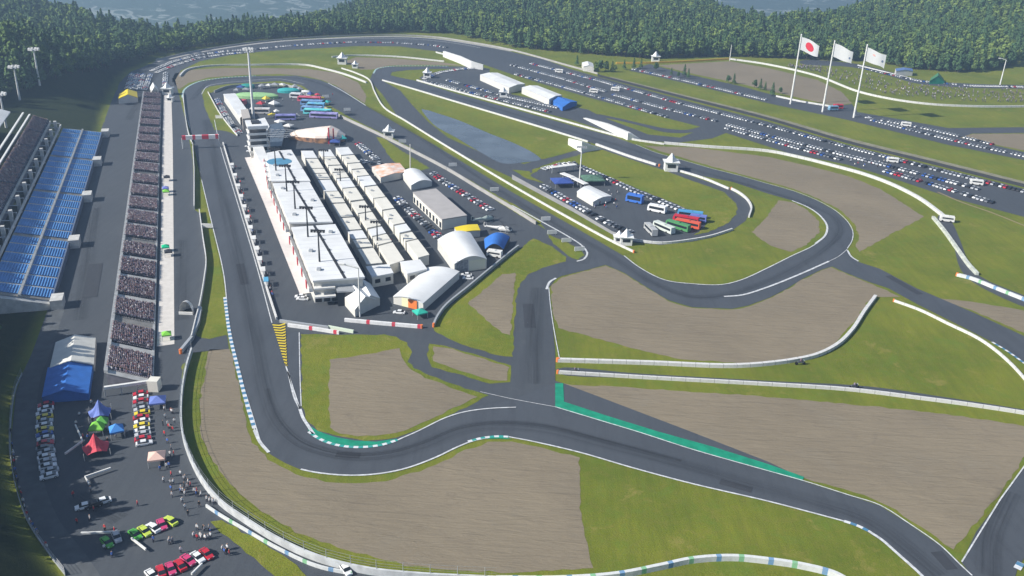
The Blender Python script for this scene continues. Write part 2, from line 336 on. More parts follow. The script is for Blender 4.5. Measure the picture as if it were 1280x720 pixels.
# ------------------------------------------------------------------ surfaces
def sheet(name, pts, z, m, smooth=True, n=5):
    o = cat(pts, True, n) if smooth else pts
    wp = [W(a[0], a[1], z) for a in o]
    if m in (GRAVEL, GRASS):                # soft, irregular margins
        w2 = []
        for a, b in zip(wp, wp[1:]+wp[:1]):
            L = (b-a).length; k = max(1, int(L/2.2)); d = (b-a)/max(L, 1e-6)
            for j in range(k): w2.append(a+(b-a)*(j/k)+Vector((-d.y, d.x, 0))*random.uniform(-.42, .42)*(1 if L > 2 else .3))
        wp = w2
    tri = tessellate_polygon([[Vector((p.x, p.y, 0)) for p in wp]])
    fs = []
    for a, b, c in tri:
        s = (wp[b]-wp[a]).cross(wp[c]-wp[a]).z
        if abs(s) < 1e-5: continue
        fs.append((a, b, c) if s > 0 else (a, c, b))
    me = bpy.data.meshes.new(name); me.from_pydata([tuple(p) for p in wp], [], fs); me.materials.append(m); me.update()
    return tag(link(name, me), kind='structure')
def world_line(pts, smooth=True, n=6, step=None):
    o = cat(pts, False, n) if smooth else pts
    return [W(a[0], a[1]) for a in o]
def offs(wp):
    N = len(wp); nm = []
    for i in range(N):
        d = (wp[min(i+1, N-1)]-wp[max(i-1, 0)]); d.z = 0; d.normalize(); nm.append(Vector((-d.y, d.x, 0)))
    return nm
def ribbon_mesh(name, wp, width, z, m, height=0, w2=None):
    nm = offs(wp); N = len(wp); v = []; f = []; uv = []; L = 0
    prof = [(-.5, 0), (.5, 0)] if not height else [(-.5, 0), (-.5, 1), (.5, 1), (.5, 0)]
    K = len(prof)
    for i in range(N):
        if i: L += (wp[i]-wp[i-1]).length
        wd = width if w2 is None else width+(w2-width)*i/(N-1)
        for a, b in prof: v.append(tuple(wp[i]+nm[i]*wd*a+Vector((0, 0, z+height*b)))); uv.append((L, a+.5))
    for i in range(N-1):
        for k in range(K-1): f.append((i*K+k, i*K+k+1, (i+1)*K+k+1, (i+1)*K+k)[::-1 if not height else 1])
    if height: f += [(3, 2, 1, 0), ((N-1)*K, (N-1)*K+1, (N-1)*K+2, (N-1)*K+3)]
    me = bpy.data.meshes.new(name); me.from_pydata(v, [], f); ul = me.uv_layers.new(name='UVMap')
    for l in me.loops: ul.data[l.index].uv = uv[l.vertex_index]
    me.materials.append(m); me.update(); return me
def paint(name, pts, width, m=None, z=.17, smooth=True, w2=None):
    return tag(link(name, ribbon_mesh(name, world_line(pts, smooth), width, z, m or LINE, 0, w2)), kind='structure')
def barrier(name, pts, label, height=1.2, thick=.9, m=None, catg='barrier', group=None, smooth=True, fence=0, caps=None):
    wp = world_line(pts, smooth); thick *= .62; height *= .8; m = m or BARW
    if not fence and not caps:
        return tag(link(name, ribbon_mesh(name, wp, thick, 0, m or WHITE, height)), label, catg, group)
    e = empty(name, wp[0], 0, label, catg, group)
    b = link('barrier_rail', ribbon_mesh('barrier_rail', [p-wp[0] for p in wp], thick, 0, m or WHITE, height), e)
    if fence:      # catch fence: posts and cables
        mb = MB(); nm = offs(wp); acc = 0
        for i in range(len(wp)-1):
            L = (wp[i+1]-wp[i]).length; k = 0
            while acc < L:
                q = wp[i].lerp(wp[i+1], acc/L)-wp[0]; mb.tube(q+Vector((0, 0, height)), q+Vector((0, 0, height+fence)), .07, n=4); acc += 6
            acc -= L
            for hh in (.35, .65, 1):
                mb.tube(wp[i]-wp[0]+Vector((0, 0, height+fence*hh)), wp[i+1]-wp[0]+Vector((0, 0, height+fence*hh)), .035, n=3, cap=False)
        mb.build('catch_fence', STEEL, e)
    for q in (caps or []):
        mb = MB(); c = W(*q)-wp[0]; mb.tube(c, c+Vector((0, 0, height+.15)), thick*.3+.2, n=10); mb.build('end_cushion', ORANGE, e)
    return e

g = G('tyre_marks'); u = g.n('ShaderNodeUVMap'); sp = g.n('ShaderNodeSeparateXYZ', Vector=u.outputs[0])
nz = g.noise(g.map(u.outputs[0], (.012, 9, 1)), 1, 5, .7); v = g.math('ABSOLUTE', g.math('SUBTRACT', sp.outputs[1], .5)); fo = g.mapr(v, .18, .5, 1, 0); al_ = g.math('MULTIPLY', g.math('MULTIPLY', g.mapr(nz, 0.38, .68, 0, .34), fo), 1.0)
g.t.links.new(al_, g.b.inputs['Alpha']); g.col((.012, .013, .016, 1)); SKID = g.fin(.8)
g = G('asphalt_patch'); p = g.pos(); nz = g.noise(p, .5, 4, .6); g.col(g.mix(nz, (.035, .04, .048), (.055, .06, .07))); PATCH = g.fin(.85)
# ================================================================== ASPHALT, GRAVEL, GRASS (ground sheets)
A1, GV, AS2, IS, IG = .03, .03, .06, .10, .14
# speedway and service ground on the left, with the lot below
sheet('speedway_asphalt', [(82, 720), (120, 790), (560, 800), (560, 724), (500, 718), (457, 713), (420, 704), (395, 697), (345, 676), (320, 660), (300, 646), (270, 620), (250, 598), (235, 570), (228, 540), (227, 495), (233, 460), (240, 441), (286, 436), (284, 420), (258, 400), (248, 385), (257, 330), (252, 268), (243, 262), (241, 200), (232, 150), (222, 112),
  (219, 100), (226, 88), (250, 76.5), (287, 69), (330, 64), (395, 60.5), (445, 57.5), (500, 58), (552, 65), (600, 79), (640, 93), (672, 103), (740, 123), (835, 148), (870, 157), (907, 166), (985, 191), (1060, 206), (1110, 221), (1185, 246), (1280, 271), (1380, 300), (1380, 268), (1280, 236), (1160, 206), (1055, 180), (960, 152), (850, 124), (747, 96),
  (712, 86), (680, 74), (640, 65), (590, 55), (540, 47.5), (480, 45), (400, 47.5), (330, 53), (250, 65), (195, 77), (163, 90), (150, 102), (138, 130), (127, 160), (104, 250), (80, 330), (60, 392), (50, 417), (37, 450), (20, 490), (14, 550), (17, 590), (33, 647), (55, 685)], A1, ASPHALT, False)
# road course, outer pieces
TRL = [(228, 116), (229, 125), (232, 140), (237, 160), (242, 180), (252, 225), (265, 280), (280, 345), (287, 417), (297, 460), (310, 510), (319, 540), (326, 556), (338, 568), (357, 579), (376, 587), (395, 591), (432, 594.5), (470, 593), (507, 586), (545, 572), (570, 560), (590, 552), (615, 546.5), (640, 547), (665, 552), (725, 566), (790, 585), (865, 605), (960, 627), (1010, 640), (1055, 652), (1080, 662), (1100, 675), (1120, 691), (1152, 720), (1190, 760)]
TRR = [(1260, 760), (1215, 720), (1200, 706), (1175, 682), (1135, 654), (1100, 632), (1060, 619), (1005, 602)]
sheet('race_track', TRL + TRR + [(1002, 597), (960, 577), (865, 540), (765, 502), (704, 479), (694, 476), (694, 452), (691, 422), (686, 382), (684, 362), (690, 351), (702, 345), (735, 337), (757, 331), (780, 341), (810, 360), (835, 375), (865, 384), (915, 386), (935, 382), (962, 372), (985, 360), (1002, 349), (1027, 337), (1040, 333), (1055, 340), (1085, 352), (1110, 360), (1150, 382), (1210, 412), (1245, 430), (1280, 455), (1340, 505),
  (1340, 450), (1280, 420), (1220, 392), (1185, 377), (1145, 360), (1100, 336), (1072, 327), (1062, 318), (1059, 311), (1065, 301), (1066, 290), (1060, 278), (1045, 264), (1022, 251), (992, 239), (960, 230), (925, 220), (890, 211), (855, 201), (820, 191), (795, 181), (765, 170), (715, 157), (640, 136), (570, 117), (520, 101), (500, 97), (488, 94), (490, 90), (510, 87.5), (545, 86), (595, 86), (590, 83), (540, 83), (485, 83.5), (470, 87), (466, 91), (472, 98), (505, 108.5), (570, 127.5), (637, 147), (690, 163), (747, 181), (787, 196), (824, 208), (852, 215), (915, 227), (960, 242), (992, 251), (1012, 260), (1027, 272), (1034, 284), (1031, 295), (1017, 307), (990, 320), (960, 335), (927, 350), (902, 356), (865, 355), (830, 350), (800, 335), (780, 320), (715, 282), (640, 240), (543, 181), (520, 168), (457, 132), (425, 110), (400, 100), (370, 94.5), (320, 95), (275, 98), (245, 103), (233, 110)], AS2, TRACK, False)
# paddock, pit exit and link roads
sheet('paddock_asphalt', [(245, 118), (262, 150), (276, 180), (320, 330), (340, 405), (350, 420), (374, 414), (374, 470), (376, 511), (430, 540), (545, 515), (640, 500), (694, 478), (694, 440), (686, 360), (710, 328), (735, 330), (745, 310), (715, 282), (640, 250), (530, 188), (500, 172), (430, 135), (385, 106), (350, 99), (320, 101), (270, 106)], AS2+.02, ASPHALT, False)
# downhill road beside the pond and the loop round the coach park
sheet('service_road', [(462, 100), (478, 118), (500, 150), (552, 182), (640, 222), (715, 262), (765, 293), (790, 303), (827, 306), (865, 302), (890, 297), (915, 288), (932, 276), (939, 262), (935, 251), (915, 238), (865, 220), (825, 208), (787, 195), (740, 181), (728, 186), (690, 195), (676, 199), (655, 205), (600, 190), (560, 172), (535, 152), (515, 131), (500, 113), (475, 99), (466, 91)], A1+.01, ASPHALT, False)
sheet('pond', [(527, 136), (545, 141), (575, 151), (610, 166), (645, 180), (668, 192), (676, 199), (655, 203), (628, 204), (600, 190), (570, 172), (545, 158), (534, 147)], AS2+.02, WATER)
sheet('grass', [(496, 106), (525, 115), (570, 129), (640, 150), (695, 166), (738, 180), (724, 187), (692, 196), (677, 199), (668, 191), (645, 179), (610, 165), (575, 150), (545, 140), (527, 136), (512, 124)], AS2+.03, GRASS, False)
sheet('grass', [(666, 212), (690, 203), (715, 196), (750, 186), (787, 199), (825, 211), (860, 224), (905, 240), (921, 256), (921, 268), (908, 280), (885, 290), (868, 294), (880, 284), (883, 276), (870, 266), (850, 257), (780, 229), (722, 206), (700, 203), (680, 209), (664, 218)], AS2+.03, GRASS, False)
sheet('grass', [(640, 212), (662, 214), (664, 221), (684, 230), (660, 224)], AS2+.03, GRASS, False)
# lots beyond the return track
sheet('paddock_annex_asphalt', [(524, 97), (535, 92), (560, 87), (600, 84), (612, 86), (612, 95), (640, 118), (700, 130), (735, 137), (752, 146), (790, 160), (810, 168), (850, 172), (870, 164), (900, 158), (908, 166), (890, 173), (850, 178), (800, 176), (770, 168), (715, 150), (640, 131), (560, 110), (530, 102)], A1+.01, ASPHALT, False)
sheet('upper_road', [(786, 88), (812, 80), (852, 91), (927, 108), (960, 117), (1040, 133), (1065, 130), (1072, 140), (1130, 150), (1185, 160), (1280, 159), (1360, 157), (1360, 164), (1280, 166), (1215, 167), (1200, 172), (1280, 190), (1350, 207), (1350, 216), (1280, 200), (1185, 181), (1060, 150), (960, 129), (870, 107)], A1+.01, ASPHALT, False)
sheet('hillside_road', [(1000, 76), (1072, 80), (1110, 89), (1147, 99), (1210, 104.5), (1290, 106.5), (1360, 107), (1360, 112), (1290, 111), (1210, 109.5), (1147, 104.5), (1110, 94.5), (1065, 84), (1000, 79)], A1+.01, ASPHALT)
sheet('pit_link_road', [(900, 158), (860, 166), (830, 165), (800, 157), (760, 148), (740, 146), (742, 143), (770, 147), (805, 155), (835, 161), (860, 162), (890, 155)], A1+.02, ASPHALT)
sheet('narrow_road', [(696, 461), (800, 467), (960, 476), (1085, 483), (1185, 497), (1280, 512), (1350, 526), (1350, 531), (1280, 517), (1147, 496), (1060, 486), (960, 480), (815, 473), (696, 466)], A1+.01, ASPHALT)
sheet('right_service_road', [(1172, 271), (1180, 268), (1190, 278), (1200, 300), (1210, 325), (1225, 345), (1300, 380), (1300, 388), (1215, 352), (1200, 335), (1190, 300), (1180, 284)], A1+.01, ASPHALT)
sheet('cross_road', [(1250, 625), (1220, 665), (1202, 703), (1215, 720), (1225, 760), (1262, 745), (1272, 710), (1280, 698), (1330, 640), (1330, 520), (1280, 582)], AS2+.04, TRACK, False)
# gravel traps
sheet('gravel_trap', [(215, 101), (218, 92), (240, 87), (280, 85), (330, 85), (385, 86), (420, 91), (448, 103), (458, 120), (456, 129), (420, 107), (402, 100), (385, 95.5), (350, 92.5), (300, 94), (260, 97), (235, 104), (224, 112)], GV, GRAVEL, False)
sheet('gravel_trap', [(430, 77), (445, 71.5), (495, 73), (553, 78), (580, 82), (520, 81), (485, 82), (465, 87), (450, 87)], GV, GRAVEL, False)
sheet('gravel_trap', [(825, 183), (865, 184), (960, 196), (1022, 210), (1060, 220), (1100, 236), (1135, 258), (1155, 271), (1115, 292), (1074, 315), (1069, 308), (1074, 296), (1068, 280), (1050, 262), (1022, 248), (992, 236), (960, 227), (890, 208), (825, 189), (806, 182)], GV, GRAVEL, False)
sheet('gravel_trap', [(940, 290), (957, 273), (973, 250), (992, 253), (1010, 263), (1023, 276), (1024, 290), (1008, 306), (988, 315), (962, 307)], GV, GRAVEL, False)
sheet('gravel_trap', [(690, 356), (702, 347), (757, 332), (780, 342), (810, 361), (835, 376), (865, 385), (915, 387), (935, 383), (962, 373), (985, 361), (1002, 350), (1027, 338), (1038, 334), (1055, 341), (1085, 353), (1126, 371), (1095, 371), (1083, 379), (1070, 399), (1055, 417), (1038, 433), (1012, 444), (985, 451), (950, 456), (915, 453), (852, 449), (790, 435), (697, 410), (690, 385)], GV, GRAVEL, False)
sheet('gravel_trap', [(705, 480), (800, 485), (960, 496), (1072, 506), (1160, 515), (1235, 525), (1300, 535), (1300, 545), (1247, 620), (1216, 658), (1192, 687), (1160, 665), (1120, 638), (1080, 619), (1030, 605), (1005, 597), (865, 541), (765, 503)], GV, GRAVEL, False)
sheet('gravel_trap', [(1170, 373), (1215, 377), (1280, 388), (1340, 400), (1340, 440), (1280, 416), (1220, 390)], GV, GRAVEL, False)
sheet('gravel_trap', [(262, 437), (288, 436), (300, 490), (308, 533), (316, 553), (335, 574), (370, 592), (407, 602), (445, 604), (482, 602), (545, 582), (582, 562), (610, 553), (640, 551), (662, 556), (690, 563), (724, 572), (724, 620), (727, 650), (733, 680), (742, 711), (640, 716), (570, 713), (507, 706), (445, 691), (370, 665), (320, 634), (287, 605), (260, 566), (251, 540), (250, 500), (258, 455)], GV, GRAVEL, False)
sheet('gravel_trap', [(822, 81.5), (865, 79), (912, 76.5), (960, 85), (1022, 100), (1052, 115), (1065, 129), (1042, 132), (985, 119), (927, 105), (865, 92)], GV, GRAVEL, False)
sheet('gravel_trap', [(1200, 172), (1215, 167.5), (1280, 167), (1340, 165), (1340, 200), (1280, 188)], GV, GRAVEL, False)
# grass islands on the asphalt
sheet('grass', [(376, 417), (430, 418.5), (480, 418), (495, 421), (508, 428), (514, 440), (511, 452), (517, 460), (545, 472), (582, 485), (611, 494), (582, 509), (545, 527), (520, 538), (495, 547), (470, 551), (443, 549), (418, 545), (398, 538), (384, 528), (377, 508)], IS, GRASS, False)
sheet('gravel_trap', [(412, 450), (432, 447), (470, 441), (500, 435), (504, 452), (512, 462), (532, 472), (570, 487), (597, 496), (575, 507), (545, 520), (507, 537), (480, 544), (447, 545), (425, 542), (413, 534), (411, 500)], IG, GRAVEL, False)
sheet('grass', [(537, 429), (557, 432), (607, 447), (639, 457), (638, 478), (612, 480), (570, 467), (540, 459), (534, 447)], IS, GRASS, False)
sheet('gravel_trap', [(542, 432.5), (557, 434), (605, 448.5), (636, 459), (634, 476), (615, 475), (572, 462), (542, 451)], IG, GRAVEL, False)
sheet('grass', [(541, 413), (546, 402), (556, 388), (587, 361), (640, 318), (667, 298), (678, 303), (690, 308), (707, 321), (707, 327), (677, 335), (660, 343), (650, 355), (645, 370), (641, 446), (620, 444), (570, 428)], IS, GRASS, False)
sheet('gravel_trap', [(585, 379), (607, 360), (628, 343), (645, 341), (642, 370), (638, 418), (628, 416), (605, 397)], IG, GRAVEL, False)
sheet('grass', [(683, 292), (705, 301), (726, 312), (731, 319), (722, 325), (710, 320), (692, 305)], IS, GRASS, False)
sheet('grass', [(470, 171), (480, 173), (500, 187), (537, 210), (520, 215), (506, 214), (490, 200)], IS, GRASS, False)
sheet('grass', [(252, 113), (262, 108), (285, 105), (320, 103), (350, 101), (378, 107), (402, 126), (440, 148), (500, 177), (570, 216), (640, 254), (672, 273), (682, 287), (640, 263), (560, 213), (480, 171), (407, 136), (378, 116), (357, 108), (320, 107), (275, 110), (262, 117), (275, 143), (297, 170), (284, 164), (268, 162), (256, 135)], IS, GRASS, False)
sheet('grass', [(455, 104), (462, 120), (475, 134), (507, 152), (552, 180), (640, 232), (717, 273), (765, 300), (792, 316), (780, 318), (715, 280), (640, 237), (545, 180), (520, 166), (457, 131), (459, 120)], AS2+.04, GRASS, False)
sheet('grass', [(227, 112), (231, 140), (236, 160), (241, 180), (251, 225), (264, 280), (279, 345), (287, 418), (262, 424), (246, 420), (250, 385), (258, 335), (254, 268), (246, 262), (243, 200), (236, 160), (229, 130)], AS2+.02, GRASS, False)
sheet('grass', [(263, 653), (277, 650), (330, 680), (378, 712), (400, 740), (360, 740), (335, 712), (300, 684)], IS, GRASS, False)
sheet('grass', [(880, 712), (960, 711), (1000, 717), (1040, 740), (840, 740)], IS, GRASS, False)
sheet('grass', [(228, 455), (236, 450), (232, 480), (230, 520), (227, 510)], IS, GRASS, False)
# green run-off, kerbs and painted lines
sheet('green_runoff', [(694, 479), (704, 479), (705, 502), (760, 520), (825, 540), (890, 558), (960, 580), (1005, 596), (1003, 601), (960, 589), (865, 562), (800, 541), (747, 525), (694, 509)], .15, GREENP, False)
sheet('green_runoff', [(384, 530), (398, 539), (418, 546), (443, 550.5), (470, 552), (497, 548), (475, 556), (445, 558.5), (420, 556), (400, 548), (386, 540)], .15, GREENP, False)
sheet('green_runoff', [(585, 553), (600, 548.5), (625, 548), (640, 549), (625, 545.5), (600, 548), (588, 550.5)], .16, GREENP, False)
paint('kerb', [(386, 540), (400, 549.5), (420, 556.5), (445, 559.5), (475, 557), (497, 550.5)], 1.0, KERBT, .18)
paint('track_line', [(497, 550.5), (522, 539.5), (557, 522.5), (582, 515), (612, 511), (645, 509.5)], .45, LINE, .17)
paint('kerb', [(585, 552.5), (600, 548.5), (620, 546), (636, 546.5)], .9, KERBT, .18)
paint('track_line', TRL[:13]+[(297, 460)], .35, LINE)
paint('kerb', [(281, 372), (287, 417), (297, 460), (310, 510), (318, 536)], 1.1, KERB, .18)
paint('track_line', TRL[15:24], .55, LINE); paint('kerb_white', [(318, 538), (325, 553), (336, 566)], .9, LINE, .18)
paint('track_line', [(636, 546.5), (665, 552), (725, 566), (790, 585), (865, 605), (960, 627), (1010, 640), (1055, 652)], .5)
paint('kerb', [(1055, 652), (1070, 657), (1085, 664)], 1.0, KERB, .18)
paint('kerb_white', [(1085, 664), (1103, 676), (1120, 691), (1152, 720), (1165, 735)], .8, LINE, .18)
paint('track_line', [(1215, 720), (1200, 706), (1175, 682), (1135, 654), (1100, 632), (1060, 619), (1003, 601), (960, 589), (865, 562), (800, 541), (747, 525), (694, 509)], .35)
paint('track_line', [(694, 509), (640, 499), (600, 490)], .2); paint('track_line', [(360, 465), (368, 498), (375, 512), (378, 522)], .5)
paint('kerb_white', [(375, 512), (379, 523), (386, 534), (392, 543)], .9, LINE, .18)
paint('track_line', [(357, 457), (375, 512)], .4); paint('track_line', [(374, 416), (375, 470), (376.5, 508)], .3)
sheet('hazard_chevrons_base', [(340, 405), (357, 407), (359, 457)], .15, ASPHALT, False)
me = ribbon_mesh('pit_exit_chevrons', [W(348.5, 405), W(358, 458)], 4.3, .17, HAZARD, 0, .6); tag(link('pit_exit_chevrons', me), kind='structure')
paint('pit_line', [(268, 150), (274, 178), (297, 254), (320, 330), (340, 404)], .35)
paint('track_line', [(905, 371), (928, 369), (960, 359), (1000, 343), (1036, 327)], .9, smooth=True)
paint('track_line', [(1036, 327), (1048, 321), (1059, 312)], .25)
paint('track_line', [(795, 181), (820, 191), (855, 201), (890, 211), (925, 220), (960, 230), (992, 239), (1022, 251), (1045, 264), (1060, 278), (1066, 290), (1065, 301), (1059, 311)], .35)
paint('kerb_white', [(1059, 313), (1064, 321), (1073, 327)], .8, LINE, .18)
paint('track_line', [(1034, 284), (1031, 295), (1017, 307), (990, 320), (960, 335), (927, 350), (902, 356), (865, 355), (830, 350), (800, 335), (780, 320)], .5)
paint('kerb_white', [(990, 251), (1012, 260.5), (1027, 272), (1034, 284), (1031, 295), (1019, 305)], .9, LINE, .18)
paint('track_line', [(683, 362), (687, 353), (695, 348)], .9); paint('track_line', [(686, 360), (688, 382), (692, 410), (700, 452)], .3)
paint('track_line', [(1240, 428), (1260, 440), (1285, 458)], .9, KERB, .18)
paint('kerb', [(228, 122), (230, 113), (245, 103.5), (275, 98), (320, 95)], 1.3, KERBT, .18)
paint('kerb', [(467, 92), (470, 87), (485, 83.5), (520, 82.5), (560, 83)], 1.3, KERBT, .18)
paint('track_line', [(252, 118), (258, 109), (275, 104.5), (300, 102), (350, 99), (380, 105)], .5)
paint('track_line', [(410, 104), (430, 115), (457, 132)], .7)
paint('track_line', [(237, 160), (242, 180), (252, 225)], .4)
paint('track_line', [(640, 257), (680, 279), (712, 297), (728, 308), (734, 317), (730, 324), (721, 327)], .8)
for a, b in (((1202, 703), (1250, 625)), ((1250, 625), (1330, 515))): paint('track_line', [a, b], .35, z=.2, smooth=False)
paint('kerb', [(1271, 712), (1276, 704)], 1.6, KERB, .22, smooth=False)
RL = [(258, 150), (272, 215), (292, 300), (310, 380), (322, 440), (332, 490), (345, 525), (370, 552), (405, 566), (445, 572), (490, 568), (530, 556), (575, 538), (620, 532), (680, 536), (760, 556), (850, 580), (940, 606), (1020, 628), (1085, 650), (1130, 682), (1175, 720)]
paint('tyre_marks', RL, 6.5, SKID, .13)
paint('tyre_marks', [(x+2, y-4) for x, y in RL[5:17]], 2.2, SKID, .135)
paint('tyre_marks', [(672, 360), (668, 420), (668, 480)], 7, SKID, .13)
paint('tyre_marks', [(500, 155), (600, 222), (700, 285), (760, 318), (810, 350), (865, 371), (920, 366), (980, 342), (1030, 312), (1050, 290), (1044, 273), (1010, 256), (950, 236), (870, 213), (780, 184), (640, 142), (540, 113)], 5, SKID, .13)
paint('tyre_marks', [(240, 125), (262, 103), (320, 98), (380, 99), (430, 118), (500, 155)], 5, SKID, .13)
paint('tyre_marks', [(1262, 615), (1238, 670), (1235, 720)], 7, SKID, .16)
for a in ([(100, 400), (120, 260)], [(228, 400), (229, 300)], [(95, 620), (150, 650)], [(160, 150), (200, 84)]): paint('tyre_marks', a, 6, SKID, .05, smooth=False)
for a, w_ in (([(300, 330), (306, 356)], 3), ([(660, 380), (663, 410)], 4), ([(1110, 345), (1150, 368)], 3), ([(120, 330), (112, 372)], 5), ([(420, 568), (450, 570)], 2.5), ([(900, 602), (940, 613)], 2.5), ([(1170, 690), (1190, 712)], 3)): paint('asphalt_patch', a, w_, PATCH, .125, smooth=False)
# oval lane lines
paint('track_line', [(350, 51), (400, 49), (480, 48.2), (530, 50), (570, 54.5), (600, 60)], .9)
paint('perimeter_road', [(72, 382), (52, 440), (38, 475), (31, 540), (38, 600), (58, 655), (95, 705), (120, 745)], 5.5, mat('worn_asphalt', (.095, .105, .115), .85, var=.25, vscale=.3), .05)
# pale access strips
sheet('concourse', [(205, 112), (214, 113), (216, 180), (217, 300), (218, 430), (196, 433), (201, 300), (203, 180)], .1, mat('pale_concourse', (.60, .57, .53), .8, var=.12, vscale=.5), False)
sheet('pit_apron', [(306, 197), (325, 195), (365, 270), (392, 345), (410, 362), (375, 368), (352, 310), (330, 254)], .12, mat('pit_apron_concrete', (.68, .63, .60), .75, var=.1, vscale=.3), False)
sheet('loop_road_edge', [(640, 218), (715, 259), (765, 289), (790, 298), (765, 293), (715, 264), (640, 224)], .06, CONC, False)
# apron banking (grey shoulder) under the speedway's outer wall
paint('banking_shoulder', [(195, 77), (250, 65), (330, 53.5), (400, 48.5), (480, 45.8), (540, 48), (590, 55), (640, 64)], 5, CONC, .05)
paint('bank_drain', [(760, 96.5), (850, 119), (960, 146), (1055, 173), (1160, 199), (1280, 229), (1350, 248)], 7, mat('dry_verge', (.24, .23, .16), .95, var=.3, vscale=.2), .05)
paint('dirt_path', [(1172, 240), (1200, 252), (1240, 266), (1290, 286)], 1.2, mat('dirt', (.25, .2, .11), .95), .05)
# ================================================================== BARRIERS
BG = 'trackside barriers'
barrier('barrier', [(225, 96), (232, 89), (250, 84.5), (275, 82.5), (320, 82), (382, 82), (402, 86), (432, 94), (458, 104)], 'long white barrier around the far left gravel trap below the wooded bend', 1.6, 1.6)
barrier('barrier', [(415, 72), (440, 70), (495, 71.5), (555, 77.5)], 'white barrier behind the small gravel trap at the far hairpin', 1.5, 1.4)
barrier('barrier', [(427, 86), (445, 92), (462, 101), (468, 115), (480, 135), (507, 152), (552, 180), (640, 233), (717, 277), (765, 303), (792, 316)], 'long white wall between the infield straight and the service road', 1.3, .9, caps=[(792, 316)])
barrier('barrier', [(458, 104), (466, 119), (478, 137), (505, 156), (550, 185), (640, 238)][:1]+[(505, 108), (570, 127.5), (637, 147.5), (690, 163.5), (747, 181.5), (787, 197)], 'white wall along the grass slope above the pond', 1.3, 1.0, smooth=False) if False else None
barrier('barrier', [(478, 101), (505, 108.5), (570, 128), (637, 148), (690, 164), (735, 178)], 'white wall along the top of the grass slope above the pond', 1.3, .9)
barrier('barrier', [(745, 181.5), (787, 196.5), (820, 207)], 'pale wall along the return track above the coach park', 1.5, 1.6, caps=[(824, 208)])
barrier('barrier', [(848, 214), (880, 224), (911, 237)], 'white wall with an orange end curving above the coach park', 1.3, 1.3)
barrier('barrier', [(914, 237), (925, 243), (935, 252), (939, 261), (936, 272)], 'cream barrier around the outer bend of the loop road', 1.5, 1.2, caps=[(914, 237)])
barrier('barrier', [(790, 301), (827, 305), (865, 301), (890, 296), (915, 288)], 'white barrier below the parked coaches on the loop road', 1.3, 1.2)
barrier('barrier', [(521, 101), (560, 112), (640, 134), (715, 155), (765, 169), (790, 175), (830, 181)], 'white wall between the return track and the two long sheds', 1.4, 1.0)
barrier('barrier', [(830, 180), (865, 183), (890, 185), (960, 190), (1000, 198), (1040, 208), (1080, 219), (1115, 232), (1150, 250), (1172, 266), (1182, 274)], 'long white barrier round the right hand gravel trap', 1.8, 2.2)
barrier('barrier', [(1166, 273), (1180, 290), (1195, 311), (1210, 332), (1221, 344)], 'mossy white barrier beside the right hand service road', 1.6, 2.2, mat('mossy_white', (.60, .63, .56), .7, var=.35, vscale=.6))
barrier('barrier', [(1196, 345), (1215, 350), (1240, 360), (1290, 380)], 'white barrier with an orange end and blue and green panels at the right edge', 1.6, 1.8, FENCECOL, caps=[(1196, 345)])
barrier('barrier', [(697, 452), (815, 455.5), (900, 459), (940, 458), (992, 452), (1022, 445), (1047, 432), (1065, 414), (1080, 391), (1094, 372)], 'thick white tyre wall curving round the central gravel trap', 1.5, 1.9, caps=[(697, 452)])
barrier('barrier', [(697, 467), (815, 474), (960, 482), (1060, 488.5), (1147, 499), (1215, 508), (1280, 518), (1330, 527)], 'long white barrier below the narrow road with an orange end', 1.4, 1.0, caps=[(697, 467)])
barrier('barrier', [(1117, 377), (1150, 389), (1185, 406), (1222, 424), (1245, 440), (1265, 458), (1285, 480)], 'curved cream barrier with an orange end below the right junction', 1.2, .8, caps=[(1117, 377)])
barrier('barrier', [(240, 441), (233, 465), (228, 495), (227, 530), (231, 555), (240, 580), (254, 606), (276, 632), (305, 653), (345, 678), (395, 701), (457, 717), (520, 724), (620, 729)], 'tall fenced grey white barrier curving above the lower left car park', 2.4, .8, mat('grey_white', (.55, .57, .58), .6, var=.25, vscale=.4), 'barrier', fence=2.4)
barrier('barrier', [(620, 727), (700, 727), (770, 722), (827, 711), (865, 703), (915, 700), (960, 704), (1000, 710), (1040, 720), (1060, 730)], 'barrier with blue and green panels along the bottom edge', 1.8, 1.4, FENCECOL)
barrier('barrier', [(258, 634), (276, 646), (305, 663), (345, 686), (395, 709), (440, 719)], 'barrier printed with blue and green panels beside the lower left road', 1.1, .6, FENCECOL)
barrier('barrier', [(241, 182), (243, 215), (243, 262)], 'white wall beside the upper half of the green wedge', 2.4, .6, smooth=False)
barrier('barrier', [(249.5, 266), (254, 300), (258, 330), (256, 350), (250, 385), (246, 400), (240, 425)], 'white wall beside the lower half of the green wedge', 2.4, .6)
barrier('barrier', [(251, 388), (248, 405), (240, 425), (226, 442)], 'grey barrier with an orange end left of the green wedge', 1.8, 1.6, STEEL, smooth=False, caps=[(226, 442)])
barrier('barrier', [(229, 118), (231, 140), (235, 165), (240, 180)], 'white wall left of the first bend at the far end of the straight', 1.6, .6)
barrier('pit_wall', [(279, 180), (300, 250), (325, 335), (346, 400)], 'white pit wall between the main straight and the pit lane', 1.5, .9, smooth=False, catg='pit wall')
barrier('barrier', [(350, 403), (380, 407.5), (411, 411.5)], 'grey barrier behind the shorter red and white barrier', 1.4, 1.2, STEEL, smooth=False)
barrier('barrier', [(360, 408.5), (390, 412.5), (424, 418)], 'shorter red and white barrier at the pit exit', 1.6, 1.0, REDBAR, smooth=False)
barrier('barrier', [(410, 410.5), (442, 416.5)], 'short pale green ended barrier right of the shorter red and white barrier', 1.4, 1.2, mat('pale_green_panel', (.6, .68, .55), .6), smooth=False)
